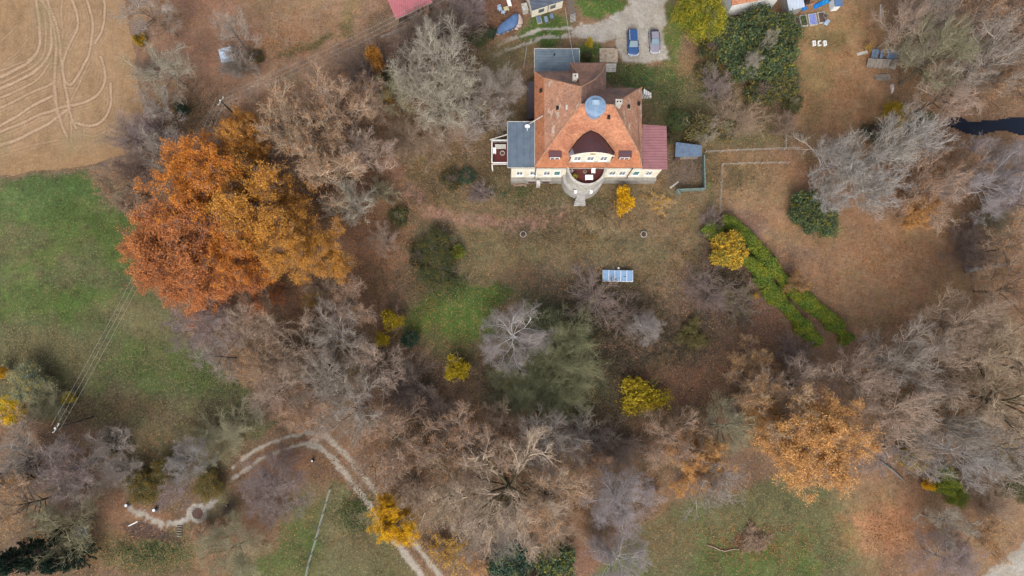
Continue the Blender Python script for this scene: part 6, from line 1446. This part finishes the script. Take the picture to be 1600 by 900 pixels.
# ================================================================ CARS (front towards the house)
def car(px_, py_, rz, Ln, Wd, Ht, paint, lab, rails, estate):
    c = G(px_, py_, 1.0); t = empty('parked_car', (c.x, c.y, 0), R(rz), lab, 'car', 'cars parked on the gravel drive')
    hl, hw = Ln/2, Wd/2
    def loft(st, name, mat, cap=True):
        bm = bmesh.new(); rows = []
        for y, w_, zb_, zt_, tuck in st:
            pr_ = [(-w_*.92, zb_), (-w_, zb_+(zt_-zb_)*.35), (-w_*.985, zb_+(zt_-zb_)*.75), (-w_*tuck, zt_-.02), (-w_*tuck*.55, zt_+.02), (0, zt_+.035), (w_*tuck*.55, zt_+.02), (w_*tuck, zt_-.02), (w_*.985, zb_+(zt_-zb_)*.75), (w_, zb_+(zt_-zb_)*.35), (w_*.92, zb_)]
            rows.append([bm.verts.new((x, y, z)) for x, z in pr_])
        for a, b in zip(rows, rows[1:]):
            for i in range(len(a)): bm.faces.new((a[i], a[(i+1) % len(a)], b[(i+1) % len(a)], b[i]))
        bm.faces.new(rows[0]); bm.faces.new(rows[-1][::-1]); bmesh.ops.recalc_face_normals(bm, faces=bm.faces)
        for f in bm.faces: f.smooth = True
        me = bpy.data.meshes.new(name); bm.to_mesh(me); bm.free(); me.materials.append(mat); o = obj(name, me, t); sm = o.modifiers.new('s', 'SUBSURF'); sm.levels = sm.render_levels = 1; return o
    belt = Ht*.60
    loft([(-hl, hw*.62, .38, .62, .9), (-hl+.1, hw*.84, .28, .74, .9), (-hl+.4, hw*.95, .24, belt*.84, .9), (-hl+1.15, hw, .24, belt*.98, .92), (-.3, hw, .24, belt, .93), (.9, hw, .24, belt, .93), (hl-.45, hw*.97, .26, belt, .92), (hl-.12, hw*.88, .32, belt*.93, .9), (hl, hw*.7, .4, belt*.7, .9)], 'body', paint)
    y0, y1, y2, y3 = -hl+1.25, -hl+2.05, hl-(.55 if estate else .8), hl-.12
    loft([(y0, hw*.80, belt-.08, belt-.02, .9), (y1, hw*.86, belt-.08, Ht-.06, .80), ((y1+y2)/2, hw*.88, belt-.08, Ht, .80), (y2, hw*.86, belt-.08, Ht-.05, .80), (y3, hw*.76, belt-.08, belt+.05, .86)], 'cabin_glass', M_CARGL)
    # painted roof skin proud of the glass
    mb = MB(); xx = hw*.86*.78; mb.prism([(-xx, y1+.06), (xx, y1+.06), (xx*1.0, y2-.04), (-xx*1.0, y2-.04)], Ht-.03, Ht+.045); rf = mb.build('roof', paint, t, bevel=.03)
    # windscreen, lighter
    mb = MB(); zA, zB = belt+.03, Ht-.0
    mb.add([(-hw*.76, y0+.04, zA+.02), (hw*.76, y0+.04, zA+.02), (hw*.66, y1+.02, zB+.012), (-hw*.66, y1+.02, zB+.012), (-hw*.76, y0+.04, zA-.02), (hw*.76, y0+.04, zA-.02), (hw*.66, y1+.02, zB-.03), (-hw*.66, y1+.02, zB-.03)], [(0,1,2,3),(7,6,5,4),(0,4,5,1),(1,5,6,2),(2,6,7,3),(3,7,4,0)]); mb.build('windscreen', M_WSCR, t)
    for s_ in (-1, 1):
        for yy in (-hl+.85, hl-.85):
            mb = MB(); k = 20; vs = [(s_*(hw-.24)+dx, yy+.33*math.cos(j*math.tau/k), .33+.33*math.sin(j*math.tau/k)) for dx in (0, s_*.25) for j in range(k)]; mb.add(vs, [tuple(range(k)), tuple(range(k, 2*k))]+[(j, (j+1) % k, (j+1) % k+k, j+k) for j in range(k)]); wh = mb.build('wheel', M_TYRE, t)
            mb = MB(); vs = [(s_*(hw-.24)+dx, yy+.2*math.cos(j*math.tau/k), .33+.2*math.sin(j*math.tau/k)) for dx in (s_*.2, s_*.262) for j in range(k)]; mb.add(vs, [tuple(range(k)), tuple(range(k, 2*k))]+[(j, (j+1) % k, (j+1) % k+k, j+k) for j in range(k)]); mb.build('rim', M_CHROME, wh)
        mb = MB(); mb.box(s_*hw-(.02 if s_ > 0 else .18), s_*hw+(.18 if s_ > 0 else .02), y0+.35, y0+.5, belt-.05, belt+.1); mb.build('wing_mirror', paint, t, bevel=.03)
        mb = MB(); mb.tube([(s_*hw*.56, -hl+.06, .62), (s_*hw*.78, -hl+.16, .66), (s_*hw*.9, -hl+.42, .72)], [.05,.07,.05], 6); mb.build('headlight', M_CHROME, t)
        if rails: mb = MB(); mb.tube([(s_*hw*.70, y1+.15, Ht+.03), (s_*hw*.71, y1+.3, Ht+.09), (s_*hw*.71, y2-.2, Ht+.09), (s_*hw*.70, y2-.05, Ht+.03)], .03, 6); mb.build('roof_rail', M_CHROME, t)
    mb = MB(); mb.box(-hw*.5, hw*.5, -hl-.02, -hl+.03, .5, .6); mb.build('grille', M_CHROME, t)
    mb = MB(); mb.tube([(-hw*.74, -hl+.1, .745), (-hw*.4, -hl+.02, .735), (hw*.4, -hl+.02, .735), (hw*.74, -hl+.1, .745)], .03, 5); mb.build('bonnet_edge', M_CHROME, t)
    return t
M_CARGL = simple('tinted_glass', (.02,.025,.035,1), var=.05, rough=.06, spec=.7); M_WSCR = simple('windscreen_glass', alb(98,126,142), var=.05, scale=2, rough=.25, spec=.4, c2=alb(84,112,128))
M_TYRE = simple('tyre_rubber', (.02,.02,.02,1)); M_CHROME = simple('chrome_trim', (.62,.66,.70,1), rough=.2, spec=.7)
car(989.5,64.5,1,4.55,1.85,1.62,simple('dark_blue_car_paint', alb(46,84,136), var=.03, rough=.22, dirt=.1, spec=.7),'dark blue estate car with silver roof rails',True,True)
car(1023.5,62.5,2.5,4.1,1.72,1.45,simple('grey_car_paint', alb(146,142,156), var=.03, rough=.3, dirt=.1, spec=.6),'grey hatchback without roof rails on the right',False,False)
# ================================================================ FENCES, POLES AND WIRES
def board_fence(pts, h, lab, mat, post=2.0):
    P = [G(a, b, h) for a, b in pts]; P = [Vector((p.x, p.y, 0)) for p in P]; t = empty('board_fence', P[0], 0, lab, 'fence'); 
    for a, b in zip(P, P[1:]):
        a = a-P[0]; b = b-P[0]; d = (b-a); L_ = d.length; d.normalize(); nn = Vector((-d.y, d.x, 0))*.05
        mb = MB(); mb.prism([((a-nn).x, (a-nn).y), ((b-nn).x, (b-nn).y), ((b+nn).x, (b+nn).y), ((a+nn).x, (a+nn).y)], .08, h); mb.build('panel', mat, t)
        n2 = nn*1.8; mb = MB(); mb.prism([((a-n2).x, (a-n2).y), ((b-n2).x, (b-n2).y), ((b+n2).x, (b+n2).y), ((a+n2).x, (a+n2).y)], h+.003, h+.06); mb.build('rail', mat, t)
        for k in range(int(L_/post)+1):
            q = a+d*k*post; mb = MB(); mb.box(q.x-.06, q.x+.06, q.y-.06, q.y+.06, 0, h+.12); mb.build('post', mat, t)
board_fence([(1100.5,243),(1102,294.5),(1058,296),(1063,303)], 1.5, 'grey green board fence round the yard right of the villa', M_GREENW)
def wire_fence(pts, h, lab, pm, nw=3, post=2.6, wr=.011, pr_=.04):
    P = [G(a, b, 0) for a, b in pts]; t = empty('wire_fence', P[0], 0, lab, 'fence', None)
    for a, b in zip(P, P[1:]):
        a = a-P[0]; b = b-P[0]; d = b-a; L_ = d.length; d.normalize(); mb = MB()
        for k in range(nw): z = h*(k+1)/nw*.95; mb.tube([(a.x, a.y, z), (b.x, b.y, z)], wr if k < nw-1 else wr*1.8, 4)
        mb.build('wire', M_WIRE if pm is not M_PALEST else M_PALEST, t)
        for k in range(int(L_/post)+1): q = a+d*k*post; mb = MB(); mb.box(q.x-pr_, q.x+pr_, q.y-pr_, q.y+pr_, 0, h); mb.build('post', pm, t)
wire_fence([(1101,239),(1150,236.5),(1225,233.5),(1250,234)], 1.1, 'thin pale rail fence running right from the blue grey shed', M_PALEST)
wire_fence([(1226,197),(1225,233)], 1.1, 'short pale rail fence climbing from the long rail fence', M_PALEST)
wire_fence([(1123,335),(1127,258),(1190,256),(1232,256)], 1.1, 'pale angled rail fence around the orange leafy plot', M_PALEST)
wire_fence([(518,762),(507,800),(496,840),(484,880),(477,915)], 1.4, 'grey green wire mesh fence across the lower meadow', M_GREENW, 6, 2.2, .010)
wire_fence([(596,62),(640,42),(690,18)], 1.0, 'weathered rail fence below the barn', M_WOOD)
wire_fence([(823,77),(818,110)], 1.2, 'short wire fence left of the blue flat roof', M_GREENW)
def pole(base, top, h, lab):
    a = G(*base, 0); b = G(*top, h); t = empty('power_pole', a, 0, lab, 'power pole', 'power poles'); b = b-a
    mb = MB(); mb.tube([(0,0,0), (b.x, b.y, h)], [.16,.11], 10); mb.build('pole', simple('pole_wood', alb(112,100,90), var=.2, c2=alb(70,62,58)), t)
    mb = MB(); mb.box(b.x-.75, b.x+.75, b.y-.05, b.y+.05, h-.35, h-.25, rz=R(60), c=(b.x, b.y)); mb.build('crossarm', M_WIRE, t)
    mb = MB(); mb.cyl((b.x, b.y), .13, h, h+.06, 10); mb.build('cap', M_WHITE, t)
    for q in (-.68, 0, .68): mb = MB(); mb.cyl((b.x+q*math.cos(R(60)), b.y+q*math.sin(R(60))), .05, h-.25 if q else h+.06, h-.05 if q else h+.2, 8); mb.build('insulator', M_WHITE, t)
    return a+b
p1_ = pole((378,190),(344,157),9,'wooden power pole above the big orange oaks'); p2_ = pole((146,651),(86,669),10,'wooden power pole at the lower tip of the left meadow')
def span(a, b, sag, lab, grp, r_=.022, off=0):
    dd = (b-a); dd.z = 0; dd.normalize(); nn = Vector((-dd.y, dd.x, 0))*off; pts = []
    for k in range(17): t = k/16; p = a.lerp(b, t)+nn; p.z -= sag*4*t*(1-t); pts.append(p-a)
    mb = MB(); mb.tube(pts, r_, 4); o = mb.build('power_line', M_WIRE); o.location = a; return tag(o, lab, 'cable', grp)
pfar = G(690,-6,9.2); pS = G(60,735,9)
for q, nm in ((-.68,'left'),(0,'middle'),(.68,'right')):
    span(p1_, p2_, 1.6, nm+' of the three thin power lines crossing the left meadow', 'power lines over the meadow', .011, q)
    span(pfar, p1_, 1.0, nm+' of the three thin power lines between barn and upper pole', 'power lines by the barn', .009, q)
span(G(883,12,3.2), G(897.5,98,8.6), .3, 'white cable strung from the cottage to the villa tower', None, .03)
# ================================================================ SMALL THINGS
def stump(px_, py_, r_, h_, lab, mat, cat='stump', nm='tree_stump', top=None, grp=None):
    c = G(px_, py_, h_); t = empty(nm, (c.x, c.y, 0), 0, lab, cat, grp); mb = MB(); mb.cyl((0,0), r_, 0, h_, 14, r1=r_*.85); mb.build('side', mat, t)
    mb = MB(); mb.cyl((0,0), r_*.6, h_+.002, h_+.03, 14); mb.build('top', top or M_WHITE, t); return t
M_GB = simple('grey_barrel', alb(122,132,150), var=.1)
stump(196.5,790,.33,.8,'blue grey barrel with pale lid left of the camp path',M_GB,'barrel','barrel',grp='grey barrels')
stump(240,797.5,.33,.8,'blue grey barrel with white lid in the middle of the camp path',M_GB,'barrel','barrel',grp='grey barrels')
stump(353.5,791,.2,.6,'white topped stump right of the stone ring',M_BRN)
stump(487.5,720.5,.24,.7,'white topped stump inside the bend of the gravel track',M_BRN)
# stone ring of the fire place
t = empty('fire_pit', G(309,802,0), 0, 'round fire pit in the pale gravel camp place', 'fire pit'); rr = random.Random(4)
mb = MB(); mb.cyl((0,0), .82, .0, .03, 24); mb.build('ash_bed', simple('burnt_soil', alb(104,78,68), var=.3, scale=4, c2=alb(74,56,50)), t)
for k in range(16):
    a = k*math.tau/16; mb = MB(); s_ = rr.uniform(.1,.15); mb.box(.92*math.cos(a)-s_, .92*math.cos(a)+s_, .92*math.sin(a)-s_*.7, .92*math.sin(a)+s_*.7, 0, s_*1.2, rz=a+.4); mb.build('ring_stone', M_CONC, t, bevel=.03)
t = empty('earth_steps', G(281,830,0), 0, 'earth steps edged with logs below the camp path', 'steps'); o0 = t.location.copy()
for k in range(5): a = G(277,822+k*3.8)-o0; b = G(285,822+k*3.8)-o0; mb = MB(); mb.tube([(a.x, a.y, .09), (b.x, b.y, .09)], .1, 8); mb.build('log', M_WOOD, t)
# fallen trunks and the curved branch
def log(pts, r_, lab, mat, nm='fallen_trunk', cat='log', seed=1):
    P = [G(a, b, r_[0]) for a, b in pts]; o0 = Vector((P[0].x, P[0].y, 0)); mb = MB(); mb.tube([p-o0 for p in P], r_, 8); o = mb.build(nm, mat, smooth=True); o.location = o0; return tag(o, lab, cat)
M_LOG = simple('grey_bark', alb(132,128,124), var=.25, scale=2, c2=alb(96,92,88), bump=.02)
log([(1508,422),(1525,419),(1540,418),(1562,414),(1590,412)], [.5,.4,.33,.25,.15], 'grey fallen trunk beside the copper trees at the right edge', M_LOG)
log([(1104,851),(1114,854),(1124,859),(1133,861),(1145,858),(1155,858),(1157,850)], [.1,.12,.1,.1,.09,.07,.04], 'curved dead branch lying on the lower meadow', simple('dead_wood', alb(176,152,136), var=.25, scale=3, c2=alb(110,80,66)), 'dead_branch', 'branch')
log([(1421,58),(1431,53),(1446,42),(1458,36)], [.35,.33,.28,.2], 'pale fallen trunk in the top right wood', M_LOG)
log([(1455,122),(1482,104),(1510,88),(1542,72)], [.3,.28,.26,.2], 'long grey green fallen trunk across the right wood', simple('mossy_bark', alb(124,126,108), var=.3, scale=2, c2=alb(92,96,76)))
log([(1375,720),(1395,735),(1412,750)], [.22,.18,.1], 'grey fallen trunk on the leafy ground right of the lower meadow', M_LOG)
plant('bare_shrub', 'thorn0', 1180, 840, 25, .9, 'b', 'brown', 'round heap of dead twigs on the lower meadow', 'leafless shrubs')
# stacked firewood at the facade
t = empty('wood_pile', (g(811,288,0).x, g(811,288,0).y, 0), 0, 'heap of firewood against the left end of the villa facade', 'wood pile')
for k in range(60):
    x = pr.uniform(-1.1, 1.1); y = pr.uniform(-.35, .35); z = pr.uniform(.05, .75*(1-abs(x)/1.5)); a = pr.uniform(-.5, .5)
    mb = MB(); mb.tube([(x-.2*math.cos(a), y-.2*math.sin(a)-.1, z), (x+.2*math.cos(a), y+.2*math.sin(a)+.1, z+pr.uniform(-.05,.05))], .07, 6); mb.build('log', M_WOODL if 'M_WOODL' in globals() else globals().setdefault('M_WOODL', simple('split_wood', alb(172,148,128), var=.3, scale=5, c2=alb(120,100,88))), t)
